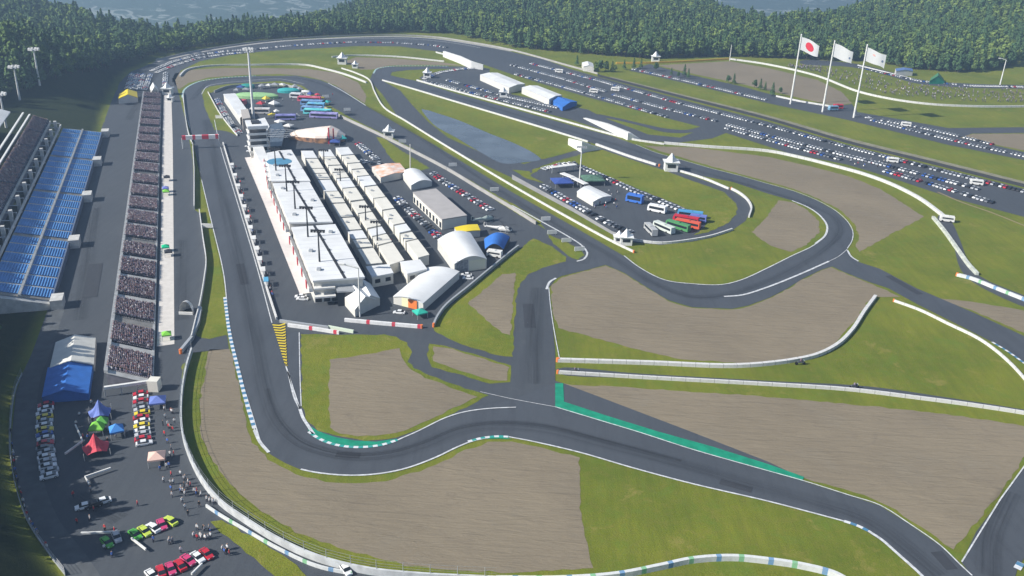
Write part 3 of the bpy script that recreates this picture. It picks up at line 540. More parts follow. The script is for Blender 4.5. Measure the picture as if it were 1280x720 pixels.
barrier('barrier', [(431, 402), (480, 406.5), (527, 410.5)], 'longer red and white barrier below the white tents', 1.6, 1.3, REDBAR, smooth=False, caps=[(527, 410.5)])
barrier('barrier', [(542, 409), (546, 400), (556, 386), (587, 360), (640, 316), (648, 310)], 'long steel blue barrier between the paddock and the green infield', 1.8, 1.1, STEEL, caps=[(542, 409)])
barrier('paddock_wall', [(297, 170.5), (292, 165), (275, 143), (260, 116)], 'white wall at the tip of the paddock left of the control tower', 1.4, .5, catg='wall')
barrier('paddock_wall', [(268, 116), (285, 110), (320, 107.5), (357, 108), (378, 116), (407, 137), (480, 172.5), (557, 212), (600, 238), (640, 262), (670, 281)], 'long grey and white wall between the paddock and the infield straight', 2.2, .9, CONC, catg='wall')
barrier('barrier', [(770, 80), (815, 79.5), (870, 77), (911, 74.5)], 'yellow orange barrier along the far forest edge', 2.0, 1.6, mat('amber_panel', (.75, .45, .05), .6))
barrier('barrier', [(912, 74.5), (960, 81.5), (1022, 96), (1070, 114.5), (1110, 124), (1160, 131), (1220, 134), (1290, 134), (1350, 133)], 'long white barrier below the spectator hillside', 1.8, 1.6)
barrier('barrier', [(970, 121), (1000, 127.5), (1040, 134)], 'low white wall behind the flagpoles', 1.5, .8, smooth=False)
barrier('barrier', [(1072, 82), (1110, 91.5), (1147, 101)], 'pale wall along the hillside road above the spectators', 1.2, .6)
barrier('barrier', [(195, 76), (250, 64), (330, 52.5), (400, 47.2), (480, 44.6), (540, 46.8), (590, 54), (640, 63.5), (707, 82), (747, 93)], 'grey outer wall of the banked speedway bend', 1.8, .8, CONC)
barrier('barrier', [(747, 95.5), (850, 122), (960, 150), (1055, 178), (1160, 204), (1280, 234), (1350, 252)], 'dark fence along the upper side of the back straight', 2.2, .5, DARK)
barrier('fence', [(82, 720), (55, 685), (32, 647), (16, 590), (13, 550), (19, 490), (28, 468)], 'grey wire fence along the dark bank at the left edge', .9, .3, STEEL, 'fence', fence=1.6)
barrier('guard_rail', [(545, 66), (572, 73), (600, 83)], 'white rail leading to the bridge at the far hairpin', 1.5, 1.2, catg='guard rail', smooth=False)
# ================================================================== GRANDSTANDS
def lerp(a, b, t): return a+(b-a)*t
def bil(F0, F1, B0, B1, s, t): return lerp(lerp(F0, F1, s), lerp(B0, B1, s), t)   # s along, t from front row to back
def tiers(F0, F1, B0, B1, rows, base, m_step, parent, name='seating_tier', org=None):
    mb = MB(); o = org
    for i in range(rows):
        t0, t1 = i/rows, (i+1)/rows; z = bil(F0, F1, B0, B1, 0, t0).z
        z2 = bil(F0, F1, B0, B1, 0, t1).z
        a, b, c, d = [bil(F0, F1, B0, B1, s, t)-o for s, t in ((0, t0), (1, t0), (1, t1), (0, t1))]
        for q in (a, b, c, d): q.z = z2
        mb.face([a, b, c, d]); lo = [Vector((q.x, q.y, z)) for q in (a, b)]
        mb.face([a, lo[0], lo[1], b])
        for p, q in ((a, d), (b, c)): mb.face([p, q, Vector((q.x, q.y, base)), Vector((p.x, p.y, base))])
    a, b = bil(F0, F1, B0, B1, 0, 1)-o, bil(F0, F1, B0, B1, 1, 1)-o; mb.face([a, b, Vector((b.x, b.y, base)), Vector((a.x, a.y, base))])
    a, b = bil(F0, F1, B0, B1, 0, 0)-o, bil(F0, F1, B0, B1, 1, 0)-o; mb.face([a, b, Vector((b.x, b.y, base)), Vector((a.x, a.y, base))])
    return mb.build(name, m_step, parent)
def slab_along(mb, F0, F1, B0, B1, s0, s1, t0, t1, lift, thick, o, n=1):     # a band lying on the tiers
    for k in range(n):
        u0, u1 = lerp(t0, t1, k/n), lerp(t0, t1, (k+1)/n)
        p = [bil(F0, F1, B0, B1, s, t)-o for s, t in ((s0, u0), (s1, u0), (s1, u1), (s0, u1))]
        lo = [q+Vector((0, 0, lift)) for q in p]; hi = [q+Vector((0, 0, lift+thick)) for q in p]
        mb.face(hi[::-1]); 
        for i in range(4): mb.face([lo[i], lo[(i+1) % 4], hi[(i+1) % 4], hi[i]])
def seat_rows(F0, F1, B0, B1, rows, gaps, mt, parent, o, name='seat_block', h=.55, dp=.5):
    """one mesh for the seats of each bay between two aisles"""
    for (s0, s1) in gaps:
        mb = MB()
        for i in range(rows):
            t = (i+.78)/rows; p = bil(F0, F1, B0, B1, s0, t)-o; q = bil(F0, F1, B0, B1, s1, t)-o; z = bil(F0, F1, B0, B1, 0, (i+1)/rows).z
            bk = (bil(F0, F1, B0, B1, s0, 1)-bil(F0, F1, B0, B1, s0, 0)); bk.z = 0; bk.normalize()
            p.z = q.z = z+.02
            a, b = p-bk*dp, q-bk*dp; u = Vector((0, 0, .38)); u2 = Vector((0, 0, h+.3))
            mb.face([a+u, p+u, q+u, b+u]); mb.face([p+u, p+u2+bk*.12, q+u2+bk*.12, q+u]); mb.face([a, a+u, b+u, b])
        mb.build(name, mt, parent)
PALEC = mat('pale_stair_concrete', (.56, .56, .54), .85, var=.25, vscale=.5)
SANDC = mat('worn_stair', (.30, .29, .27), .85, var=.3, vscale=.4)
# blue stand with the empty lower seats
F0, F1, B0, B1 = W(127, 166, 2), W(64, 377, 2), W(79, 161, 9.5), W(-18, 367, 9.5)
st = empty('grandstand', (F0.x, F0.y, 0), 0, 'large grandstand with blue seats at the far left, dark crowded upper deck', 'grandstand'); o = Vector((F0.x, F0.y, 0))
RW = 22
tiers(F0, F1, B0, B1, RW, 0, mat('blue_tier_concrete', (.15, .25, .45), .8, var=.2, vscale=.4), st, 'seating_tier', o)
NB = 4; NA = 6; gaps = []
mbw = MB(); mbn = MB()
for b in range(NB):
    for a in range(NA):
        s0 = (b+a/NA)/NB; s1 = (b+(a+1)/NA)/NB; lo = .0075 if a == 0 else .0026; hi = .0075 if a == NA-1 else .0026
        gaps.append((s0+lo, s1-hi))
        if a: slab_along(mbn, F0, F1, B0, B1, s0-.0024, s0+.0024, .01, .99, .12, .45, o, 11)
for b in range(NB+1):
    s = min(max(b/NB, .007), .993); mbw = MB(); slab_along(mbw, F0, F1, B0, B1, s-.007, s+.007, 0, 1, .12, .35, o, 22); mbw.build('wide_stairs', SANDC, st)
mbn.build('narrow_stairs', PALEC, st)
seat_rows(F0, F1, B0, B1, RW, gaps, SEATB, st, o, h=.08, dp=.95)
mb = MB(); slab_along(mb, F0, F1, B0, B1, 0, 1, .475, .515, .1, 1.1, o, 1); mb.build('middle_walkway', PALEC, st)
al = (F1-F0); al.z = 0; AL = al.length; al.normalize(); bkv = (B0-F0); bkv.z = 0; BL = bkv.length; bkv.normalize(); ac = Vector((-al.y, al.x, 0))
if ac.dot(bkv) < 0: ac = -ac
T = Matrix.Translation(Vector((0, 0, 0))) @ Matrix(((al.x, ac.x, 0, 0), (al.y, ac.y, 0, 0), (0, 0, 1, 0), (0, 0, 0, 1)))
for b in range(NB+1):
    s = b/NB*AL; mb = MB(); mb.box(s-3.3, s+3.3, -4, 0, 0, 3.6, T=T); mb.build('stair_tower', PALEC, st)
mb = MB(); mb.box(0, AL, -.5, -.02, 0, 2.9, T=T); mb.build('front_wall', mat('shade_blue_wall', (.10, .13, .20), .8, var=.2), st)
mb = MB(); p = F1-o; q = B1-o; nrm = Vector((al.x, al.y, 0))*2.2
mb.face([p, q, q+nrm, p+nrm]); mb.face([p+nrm, q+nrm, Vector((q.x, q.y, 0))+nrm, Vector((p.x, p.y, 0))+nrm]); mb.build('end_wall', PALEC, st)
# upper deck
UF0, UB0 = W(61, 152, 13), W(42, 147, 18.5); off = al*AL
UF1, UB1 = UF0+off, UB0+off
tiers(UF0, UF1, UB0, UB1, 16, 8, BROWNSEAT, st, 'upper_deck', o)
def at_s(P0, s, dx=0, z=None): 
    q = P0+al*s+ac*dx; return Vector((q.x, q.y, q.z if z is None else z))-o
mb = MB()
for k in range(int(AL/1)):
    pass
mb = MB()
for dx, z, hh in ((-1.0, 12, 1.4), (-6.0, 10.2, 1.2)):
    q0, q1 = at_s(UF0, 0, dx, z), at_s(UF0, AL, dx, z)
    mb.face([q0, q1, q1+Vector((0, 0, hh)), q0+Vector((0, 0, hh))]); mb.face([q0+ac*.5, q1+ac*.5, q1+ac*.5+Vector((0, 0, hh)), q0+ac*.5+Vector((0, 0, hh))]); mb.face([q0+Vector((0, 0, hh)), q1+Vector((0, 0, hh)), q1+ac*.5+Vector((0, 0, hh)), q0+ac*.5+Vector((0, 0, hh))])
mb.build('balcony_wall', PALEC, st)
for k in range(13):
    s = 6+k*(AL-12)/12; mb = MB(); mb.box(s-.9, s+.9, 0, 1.4, 7, 14.5, T=Matrix.Translation(at_s(UF0, 0, -4.5, 0))@T); mb.build('buttress', PALEC, st)
mb = MB()
for dx, z in ((1.5, 19.5), (4.5, 20.5)):
    q0 = UB0+ac*dx-o; mb.box(-2, AL+2, 0, .8, z, z+.6, T=Matrix.Translation(Vector((q0.x, q0.y, 0)))@T)
mb.build('rear_beam', WHITE, st)
mb = MB()
for k in range(26):
    s = k*AL/25; q = at_s(UF0, s, -5, 9); mb = MB(); mb.tube(q, q+Vector((0, 0, 3)), .3, n=5); mb.tube(q+Vector((0, 0, 2.8)), at_s(UF0, s, -1, 12), .25, n=5); mb.build('brace', STEEL, st)
# pale roofs behind the stand
RB = UB0+ac*13
n_roof = 4
for k in range(n_roof):
    s0 = k*AL/n_roof-14; 
    e = empty('roof_canopy', (0, 0, 0), 0, ['topmost white ribbed canopy behind the blue grandstand', 'second white ribbed canopy from the top behind the blue grandstand', 'third white ribbed canopy from the top, cut by the left edge', 'lowest white ribbed canopy behind the grandstand'][k], 'canopy'); c = RB+al*(s0); e.location = (c.x, c.y, 0)
    for j, nm in ((0, 'front_roof_panel'), (1, 'rear_roof_panel')):
        mb = MB(); N = 8
        for i in range(N):
            a0, a1 = i/N, (i+1)/N
            def q(a, sgn): 
                return al*sgn+ac*((j*14)+a*13)+Vector((0, 0, 19+3*math.sin(math.pi*(a*.5+j*.5))))
            mb.face([q(a0, 0), q(a0, AL/n_roof-3), q(a1, AL/n_roof-3), q(a1, 0)]); mb.face([q(a0, 0)-Vector((0, 0, .5)), q(a1, 0)-Vector((0, 0, .5)), q(a1, AL/n_roof-3)-Vector((0, 0, .5)), q(a0, AL/n_roof-3)-Vector((0, 0, .5))]); mb.face([q(a0, AL/n_roof-3), q(a1, AL/n_roof-3), q(a1, AL/n_roof-3)-Vector((0, 0, .5)), q(a0, AL/n_roof-3)-Vector((0, 0, .5))])
        mb.build(nm, ROOF, e)
    for i in range(12):
        s = (i+.5)*(AL/n_roof-3)/12; mb = MB(); mb.box(s-.4, s+.4, 12.6, 14.4, 21.2, 22.9, T=T); mb.build('ridge_vent', DARK, e)
    for i in range(4):
        q = al*(i*(AL/n_roof-4)/3+.5)+ac*13; mb = MB(); mb.tube((q.x, q.y, 5), (q.x, q.y, 21.5), .5, n=6); mb.build('roof_column', STEEL, e)
# central stand with the crowd
CF0, CF1, CB0, CB1 = W(201, 117, .6), W(190, 480, .6), W(180, 116, 4.8), W(133, 467, 4.8)
cs = empty('grandstand', (CF0.x, CF0.y, 0), 0, 'long narrow grandstand packed with spectators beside the pale concourse', 'grandstand'); co = Vector((CF0.x, CF0.y, 0))
CROWS = 22
tiers(CF0, CF1, CB0, CB1, CROWS, 0, BROWNSEAT, cs, 'seating_tier', co)
NC = 21; gaps2 = [(i/NC+(.0085 if i in (5, 10, 15, 19) else .0054), (i+1)/NC-(.0085 if i+1 in (5, 10, 15, 19) else .0054)) for i in range(NC)]
for i in range(NC+1):
    s = min(max(i/NC, .003), .997); wide = i in (5, 10, 15, 19)
    mb = MB(); wd = .0068 if wide else .0036; slab_along(mb, CF0, CF1, CB0, CB1, s-wd, s+wd, 0, 1, .1, .25, co, 22); mb.build('aisle', SANDC if wide else PALEC, cs)
    mb = MB()
    for k in range(12):
        a, b = bil(CF0, CF1, CB0, CB1, s-.0045, k/12)-co, bil(CF0, CF1, CB0, CB1, s-.0045, (k+1)/12)-co
        mb.tube(a+Vector((0, 0, 1.5)), b+Vector((0, 0, 1.5)), .12, n=4, cap=False); mb.tube(a, a+Vector((0, 0, 1.5)), .1, n=4, cap=False)
    mb.build('handrail', DARK, cs)
seat_rows(CF0, CF1, CB0, CB1, CROWS, gaps2, mat('grey_seat', (.36, .33, .36), .7, var=.2), cs, co, h=.2)
mb = MB(); slab_along(mb, CF0, CF1, CB0, CB1, 0, 1, .965, 1.05, .1, 1.0, co); mb.build('rear_walkway', PALEC, cs)
mb = MB(); slab_along(mb, CF0, CF1, CB0, CB1, 0, 1, -.04, .02, .1, .3, co); mb.build('front_walkway', PALEC, cs)
# ================================================================== PIT BUILDING
def lift(pts, z): return [W(x, y, z) for x, y in pts]
def block(name, roof_px, z, label, catg, wallm, roofm, overhang=0, group=None, extra=None, roof_t=.5):
    R_ = lift(roof_px, z); c = sum(R_, Vector())/len(R_); e = empty(name, (c.x, c.y, 0), 0, label, catg, group)
    loc = [(p.x-c.x, p.y-c.y) for p in R_]; k = 1-overhang
    mb = MB(); mb.prism([(x*k, y*k) for x, y in loc], 0, z-roof_t-.01); mb.build('wall', wallm, e)
    mb = MB(); mb.prism(loc, z-roof_t, z); mb.build('roof', roofm, e)
    return e, loc, c
def edge_panels(e, a, b, n, z0, z1, m, name, w=.6, proud=.06):      # n panels along a wall edge a->b (local xy)
    a, b = Vector((*a, 0)), Vector((*b, 0)); d = (b-a); L = d.length; d.normalize(); nn = Vector((d.y, -d.x, 0))
    if nn.dot((a+b)/2) < 0: nn = -nn
    for i in range(n):
        mb = MB(); c0 = a+d*L*(i+.5-w/2)/n+nn*proud; c1 = a+d*L*(i+.5+w/2)/n+nn*proud; u0 = Vector((0, 0, z0)); u1 = Vector((0, 0, z1))
        mb.face([c0+u0, c1+u0, c1+u1, c0+u1]); mb.build(name, m, e)
SEC = [([(333, 191), (349, 188), (364, 187), (388, 226), (339, 226)], 'farthest third of the white roofed pit building, blue circle on its roof'),
       ([(341, 229), (387, 227.5), (416, 277), (361, 278)], 'middle third of the white roofed pit building'),
       ([(364, 284), (419, 280), (456, 346), (391, 351)], 'nearest third of the white roofed pit building')]
SECW = []
for i, (rp, lab) in enumerate(SEC):
    e, loc, c = block('pit_building', rp, 9.5, lab, 'pit building', SHED, ROOF, .05, 'pit building sections', roof_t=.7)
    k = .95; L4 = [(x*k, y*k) for x, y in loc]; n = len(L4); SECW.append((loc, c))
    r1, r2_ = L4[-3], L4[-2]
    edge_panels(e, L4[-3] if n == 4 else L4[2], L4[-2] if n == 4 else L4[3], 14, .5, 7.8, GLASS, 'garage_glazing', .88)
    edge_panels(e, L4[-2], L4[-1], 6, .3, 3.6, DARK, 'garage_door', .75)
    # roof slot between the two halves, shadow bits put in as small dark boxes
    f0 = ((loc[0][0]+loc[-3][0])/2, (loc[0][1]+loc[-3][1])/2) if n == 4 else ((loc[1][0]+loc[2][0])/2-2, (loc[1][1]+loc[2][1])/2)
    f0 = Vector((*[lerp(loc[0][j], (loc[1] if n == 4 else loc[2])[j], .52) for j in (0, 1)], 0)); f1 = Vector((*[lerp(loc[-1][j], loc[-2][j], .62) for j in (0, 1)], 0))
    d = (f1-f0).normalized(); nn = Vector((-d.y, d.x, 0))*.55; mb = MB(); up = Vector((0, 0, 9.52)); mb.face([f0-nn+up, f1-nn+up, f1+nn+up, f0+nn+up][::-1])
    for j in range(5):
        q = lerp(f0, f1, (j+.5)/5); mb.box(q.x-.5, q.x+.5, q.y-.5, q.y+.5, 9.5, 10.0)
    mb.build('roof_slot_shade', DARK, e)
    mb = MB()
    for j in range(1, 14):
        a = Vector((*[lerp(loc[0][q], loc[-1][q], j/14) for q in (0, 1)], 9.51)); b = Vector((*[lerp((loc[1] if n == 4 else loc[2])[q], loc[-2][q], j/14) for q in (0, 1)], 9.51)); dd = (b-a).normalized(); m_ = Vector((-dd.y, dd.x, 0))*.07
        mb.face([a-m_, b-m_, b+m_, a+m_])
    for j in range(3):
        u_ = random.choice([.2, .8]); v_ = (j+.5)/3; n_ = 1 if n == 4 else 2; q = [lerp(lerp(loc[0][a_], loc[n_][a_], u_), lerp(loc[-1][a_], loc[-2][a_], u_), v_) for a_ in (0, 1)]; m5 = MB(); m5.box(q[0]-.7, q[0]+.7, q[1]-.9, q[1]+.9, 9.5, 10.3); m5.build('roof_unit', STEEL, e)
    mb.build('roof_seam', mat('seam_grey', (.5, .51, .52), .6), e)
    # balcony with parapet over the pit lane
    a, b = Vector((*loc[0], 0)), Vector((*loc[-1], 0)); d = (b-a).normalized(); nn = Vector((-d.y, d.x, 0)); 
    if nn.dot(a+b) < 0: nn = -nn
    mb = MB(); L = (b-a).length; Tm = Matrix.Translation(a)@Matrix(((d.x, nn.x, 0, 0), (d.y, nn.y, 0, 0), (0, 0, 1, 0), (0, 0, 0, 1)))
    mb.box(0, L, .1, 1.5, 5.2, 5.8, T=Tm); mb.box(0, L, 1.35, 1.5, 5.8, 6.7, T=Tm); mb.build('balcony', WHITE, e)
    for j in range(5):
        s = L*(j+.5)/5; mb = MB(); mb.box(s-1.1, s+1.1, 1.55, 1.8, 4.4, 7.4, T=Tm); mb.build('red_banner', RED, e)
    if i == 0:
        q = W(349, 202, 9.5)-c; mb = MB(); mb.prism([(q.x+6.2*math.cos(t*.2618), q.y+6.2*math.sin(t*.2618)) for t in range(24)], 9.53, 9.6); mb.build('blue_roof_disc', mat('blue_disc', (.09, .27, .42), .6, var=.2), e)
    if i == 2:
        mb = MB(); q = Vector((*L4[-1], 0)); q2 = Vector((*L4[-2], 0)); m2 = (q+q2)/2; dd = (q2-q).normalized(); n2 = Vector((dd.y, -dd.x, 0)); n2 = -n2 if n2.dot(m2) < 0 else n2
        Tm = Matrix.Translation(q)@Matrix(((dd.x, n2.x, 0, 0), (dd.y, n2.y, 0, 0), (0, 0, 1, 0), (0, 0, 0, 1))); LL = (q2-q).length
        for z0, z1, ext in ((3.2, 3.8, 3.2), (6.1, 6.7, 2.2)): mb.box(0, LL*.42, 0, ext, z0, z1, T=Tm)
        mb.build('end_balcony', WHITE, e); mb = MB(); mb.box(LL*.45, LL*.78, 0, 4.5, 0, 5.5, T=Tm); mb.build('glazed_lobby', GLASS, e)
        mb = MB(); mb.box(LL*.44, LL*.79, -.1, 4.8, 5.5, 6.1, T=Tm); mb.build('lobby_roof', STEEL, e)
# control tower
tb = W(325, 197); dirp = (W(390, 352)-W(341, 229)); dirp.z = 0; dirp.normalize(); side = Vector((-dirp.y, dirp.x, 0)); 
if side.x < 0: side = -side
Tt = Matrix(((side.x, -dirp.x, 0, 0), (side.y, -dirp.y, 0, 0), (0, 0, 1, 0), (0, 0, 0, 1)))
e = empty('control_tower', (tb.x, tb.y, 0), 0, 'white race control tower with stepped storeys beside the pit building', 'control tower')
mb = MB(); mb.box(-4.6, 4.6, 0, 12, 0, 17, T=Tt); mb.build('wall', mat('tower_wall', (.55, .54, .52), .7, var=.1), e)
for j in range(5):
    z = 2.9+j*3.3; mb = MB(); mb.box(-5.3, 5.3, -1.3, 12.6, z, z+.45, T=Tt); mb.box(-5.3, 5.3, -1.3, -1.1, z+.45, z+1.3, T=Tt); mb.build('balcony', WHITE, e)
    if j < 4: mb = MB(); mb.box(-4.2, 4.2, -.06, .02, z+1.0, z+3.0, T=Tt); mb.box(4.58, 4.66, 1, 11, z+1.0, z+3.0, T=Tt); mb.build('window_band', GLASS, e)
mb = MB(); mb.box(-5.4, 5.4, -1.4, 12.8, 17, 17.9, T=Tt); mb.build('roof', ROOF, e)
mb = MB(); mb.box(-2.6, 1.8, 3, 10, 17.9, 18.5, T=Tt); mb.build('roof_plant', DARK, e)
q = W(330, 215)-W(330, 215)
block('link_building', [(313, 177), (326, 175), (345, 224), (336, 226)], 6.5, 'narrow white terrace building between the control tower and pit building', 'building', SHED, ROOF, .04)
e, loc, c = block('timing_building', [(279, 117.5), (294, 116.5), (311, 140), (300, 147)], 5, 'long white flat roofed building above the control tower', 'building', SHED, ROOF, .03)
edge_panels(e, loc[1], loc[2], 10, .5, 3.8, GLASS, 'window', .7)
block('plant_room', [(301, 137), (310, 136), (313, 147), (303, 148.5)], 7.5, 'taupe box shaped plant room at the end of the long white building', 'building', mat('taupe_wall', (.36, .33, .30), .8), mat('taupe_roof', (.42, .39, .36), .8), .02)
block('media_annexe', [(322, 149), (331, 147), (337, 158), (333, 164), (328, 163)], 5.5, 'small white annexe right of the control tower', 'building', SHED, ROOF, .03)
# glazed paddock club right of the tower
e, loc, c = block('paddock_pavilion', [(336, 156), (352, 153), (356, 164), (352, 182), (338, 183)], 5, 'dark glazed pavilion with steel frames beside the control tower', 'pavilion', GLASS, mat('smoked_roof', (.10, .13, .17), .3, var=.5, vscale=.6), .02)
mb = MB()
for a in range(5):
    mb.tube((-7+a*3.4, -9, 5.1), (-7+a*3.4, 9, 5.6), .16, n=4); mb.tube((-8, -8+a*4, 5.3), (8, -8+a*4, 5.3), .16, n=4)
mb.build('roof_frame', STEEL, e)
# ================================================================== HOSPITALITY CABINS
rows_def = [((376, 189), (459, 332), (391, 189), (479, 330), [35, 75, 125, 150, 180, 240, 300, 370, 435, 480, 525, 607], 'left'),
            ((397, 186), (489, 334), (412, 186), (507, 328), [27, 65, 110, 145, 175, 225, 290, 350, 425, 465, 510, 610], 'middle'),
            ((419, 185), (525, 326), (435, 184), (539, 322), [20, 60, 100, 130, 165, 215, 275, 335, 410, 450, 490, 575], 'right')]
NUM = ['first', 'second', 'third', 'fourth', 'fifth', 'sixth', 'seventh', 'eighth', 'ninth', 'tenth', 'eleventh', 'twelfth']
GC = 'cream hospitality cabins in three rows behind the pit building'; ZC = 4.2
for (l0, l1, r0_, r1_, cuts, nm) in rows_def:
    L0, L1, R0, R1 = W(*l0, ZC), W(*l1, ZC), W(*r0_, ZC), W(*r1_, ZC)
    ys = [180+c/4 for c in cuts]
    def sfor(y):
        lo, hi = -.05, 1.1
        for _ in range(30):
            m_ = (lo+hi)/2
            if proj(lerp(L0, L1, m_))[1] < y: lo = m_
            else: hi = m_
        return lo
    ss = [sfor(y) for y in ys]
    for i in range(len(ss)-1):
        a, b = ss[i]+.0045, ss[i+1]-.0045
        P4 = [lerp(L0, L1, a), lerp(R0, R1, a), lerp(R0, R1, b), lerp(L0, L1, b)]
        c = sum(P4, Vector())/4; e = empty('hospitality_cabin', (c.x, c.y, 0), 0, f'cream hospitality cabin, {NUM[i]} from the far end of the {nm} row', 'cabin', GC)
        loc = [(p.x-c.x, p.y-c.y) for p in P4]; dz = random.uniform(-.15, .15)
        mb = MB(); mb.prism([(x*.97, y*.985) for x, y in loc], 0, ZC+dz); mb.build('wall', CREAM, e)
        mb = MB(); mb.prism(loc, ZC+dz, ZC+dz+.25); mb.build('roof', CREAM if i % 4 else ROOF, e)
        k = [(x*.97, y*.985) for x, y in loc]; edge_panels(e, k[1], k[2], 3, .4, 2.8, GLASS, 'window', .55)
        for u_, v_ in ((.3, .4), (.7, .62))[:i % 2]:
            q = lerp(lerp(P4[0], P4[1], u_), lerp(P4[3], P4[2], u_), v_)-c; mb = MB(); mb.box(q.x-.5, q.x+.5, q.y-.6, q.y+.6, ZC+dz+.25, ZC+dz+.85); mb.build('roof_unit', STEEL, e)
for rp, lab in (([(457, 333), (486, 330), (492, 341), (465, 346)], 'separate cream cabin below the left row of cabins'), ([(500, 327), (525, 324), (534, 336), (509, 342)], 'separate cream cabin below the middle row of cabins')):
    e, loc, c = block('hospitality_cabin', rp, 4.6, lab, 'cabin', CREAM, ROOF, .03, GC)
    k = [(x*.97, y*.97) for x, y in loc]; edge_panels(e, k[2], k[3], 2, 1.6, 3.2, GLASS, 'window', .5); edge_panels(e, k[1], k[2], 1, .2, 2.8, STEEL, 'door', .3)
# ================================================================== SHEDS AND HANGARS
e, loc, c = block('workshop_shed', [(516, 240), (545, 235.5), (584, 269), (552.5, 274)], 5.2, 'long low shed with a grey brown roof and cream walls in the paddock', 'shed', CREAM, GREYROOF, .015)
edge_panels(e, loc[3], loc[0], 9, .5, 3.2, GLASS, 'window', .5, .02)
def vault(name, base_px, z_e, z_r, label, catg='hangar', wallm=None, roofm=None, flat=False, group=None, seg=14, panels=None):
    """base_px: far-left, far-right, near-right, near-left corners on the ground"""
    P4 = [W(*q) for q in base_px]; c = sum(P4, Vector())/4; e = empty(name, c, 0, label, catg, group); P4 = [p-c for p in P4]
    FL, FR, NR, NL = P4
    prof = [(0, z_e)]+[(i/seg, z_e+(z_r-z_e)*(math.sin(math.pi*i/seg) if not flat else 1-abs(2*i/seg-1))) for i in range(1, seg)]+[(1, z_e)]
    mr = MB(); mg = MB(); up = Vector((0, 0, 1)); ax = (NL-FL).normalized()*.35
    for (t0, h0), (t1, h1) in zip(prof[:-1], prof[1:]):
        a, b = lerp(FL, FR, t0)-ax+up*h0, lerp(FL, FR, t1)-ax+up*h1; c2, d = lerp(NL, NR, t1)+ax+up*h1, lerp(NL, NR, t0)+ax+up*h0
        mr.face([a, d, c2, b]); mr.face([a-up*.2, b-up*.2, c2-up*.2, d-up*.2]); mr.face([d, d-up*.2, c2-up*.2, c2])
    mr.build('roof', roofm or ROOF, e)
    mg.face([FL, NL, NL+up*(z_e-.15), FL+up*(z_e-.15)]); mg.face([NR, FR, FR+up*(z_e-.15), NR+up*(z_e-.15)])
    mg.face([NL]+[NR]+[lerp(NL, NR, t)+up*(h-.22) for t, h in prof[::-1]]); mg.face([FR, FL]+[lerp(FL, FR, t)+up*(h-.22) for t, h in prof])
    mg.build('wall', wallm or SHED, e)
    for (nm, t0, t1, z0, z1, m_) in (panels or []):
        nn = ax.normalized()*.08; mb = MB(); a, b = lerp(NL, NR, t0)+nn, lerp(NL, NR, t1)+nn; mb.face([a+up*z0, b+up*z0, b+up*z1, a+up*z1]); mb.build(nm, m_, e)
    return e
vault('hangar', [(547, 312), (588, 303), (608, 336), (568, 342)], 4.4, 6.6, 'white hangar with a curved roof and pleated grey door beside the blue tent', panels=[('pleated_door', .06, .42, 0, 5.2, mat('pleated_grey', (.33, .34, .36), .7, var=.5, vscale=1.2)), ('cream_panel', .45, .96, 0, 4.6, mat('cream_door', (.68, .66, .52), .6))])
vault('hangar', [(534, 344), (574, 349), (529, 389), (492, 380)], 3.2, 4.3, 'white hangar with a low curved roof and an orange red end panel', panels=[('cream_panel', .28, .5, 0, 3.5, mat('pale_yellow_panel', (.72, .70, .45), .6)), ('orange_panel', .5, .8, 0, 3.5, ORANGE)])
vault('long_shed', [(600, 100.5), (622, 98), (656, 112), (636, 117)][0:4], 4.5, 5.4, 'white roofed long shed left of the other one beyond the pond', 'shed', flat=True)
vault('long_shed', [(652, 117), (672, 114.5), (702, 126.5), (686, 131.5)], 4.5, 5.4, 'white roofed long shed right of the other one beyond the pond', 'shed', flat=True)
vault('awning_tent', [(688, 129), (700, 126), (721, 132), (703, 139)], 3, 4.5, 'blue awning tent at the end of the right long shed', 'tent', wallm=BLUEC, roofm=BLUEC, flat=True)
# gabled tents
vault('gable_tent', [(71, 437), (121, 431), (119, 464), (64, 468)], 2.5, 4.4, 'large off white gabled tent beside the crowded grandstand', 'tent', flat=True, seg=2, roofm=mat('off_white_canvas', (.62, .62, .58), .7, var=.1), wallm=mat('off_white_canvas', (.6, .6, .6)))
vault('gable_tent', [(61, 468), (117, 465), (112, 500), (54, 504)], 2.2, 4.1, 'large bright blue gabled tent in front of the off white one', 'tent', flat=True, seg=2, roofm=BLUEC, wallm=BLUEC)
vault('gable_tent', [(424, 374), (446, 364), (470, 384), (444, 397)], 3.4, 6.4, 'white gabled tent left in the pair below the cream cabins', 'tent', flat=True, seg=2)
vault('gable_tent', [(440, 365), (464, 365), (475, 382), (452, 390)], 3.2, 5.6, 'white gabled tent behind the left one of the pair below the cream cabins', 'tent', flat=True, seg=2)
vault('gable_tent', [(150, 123), (172, 121), (173, 128), (149, 130)], 3.4, 6, 'yellow topped white tent on the banked road above the crowded grandstand', 'tent', flat=True, seg=2, roofm=YELLOW, wallm=SHED)
vault('gable_tent', [(188, 115), (197, 114), (199, 119), (190, 120)], 3, 6.5, 'small white peaked tent at the far end of the crowded grandstand', 'tent', flat=True, seg=2)
vault('open_shelter', [(605, 306), (637, 303), (629, 318), (606, 318)], 2.6, 5, 'blue sloping awning tent beside the white hangar', 'tent', wallm=DARK, roofm=BLUEC)
vault('bus_shelter', [(568, 293), (597, 289), (600, 296), (572, 300)], 3.2, 3.6, 'yellow and white roofed shelter behind the white hangar', 'shelter', wallm=SHED, roofm=YELLOW)
vault('marquee', [(465, 216), (500, 211), (509, 222), (476, 229)], 3.2, 4, 'white marquee with orange printing at the upper end of the paddock', 'marquee', roofm=mat('orange_print_canvas', (.75, .73, .7), .6, col2=(.75, .35, .18), vscale=.25), flat=True, seg=4)
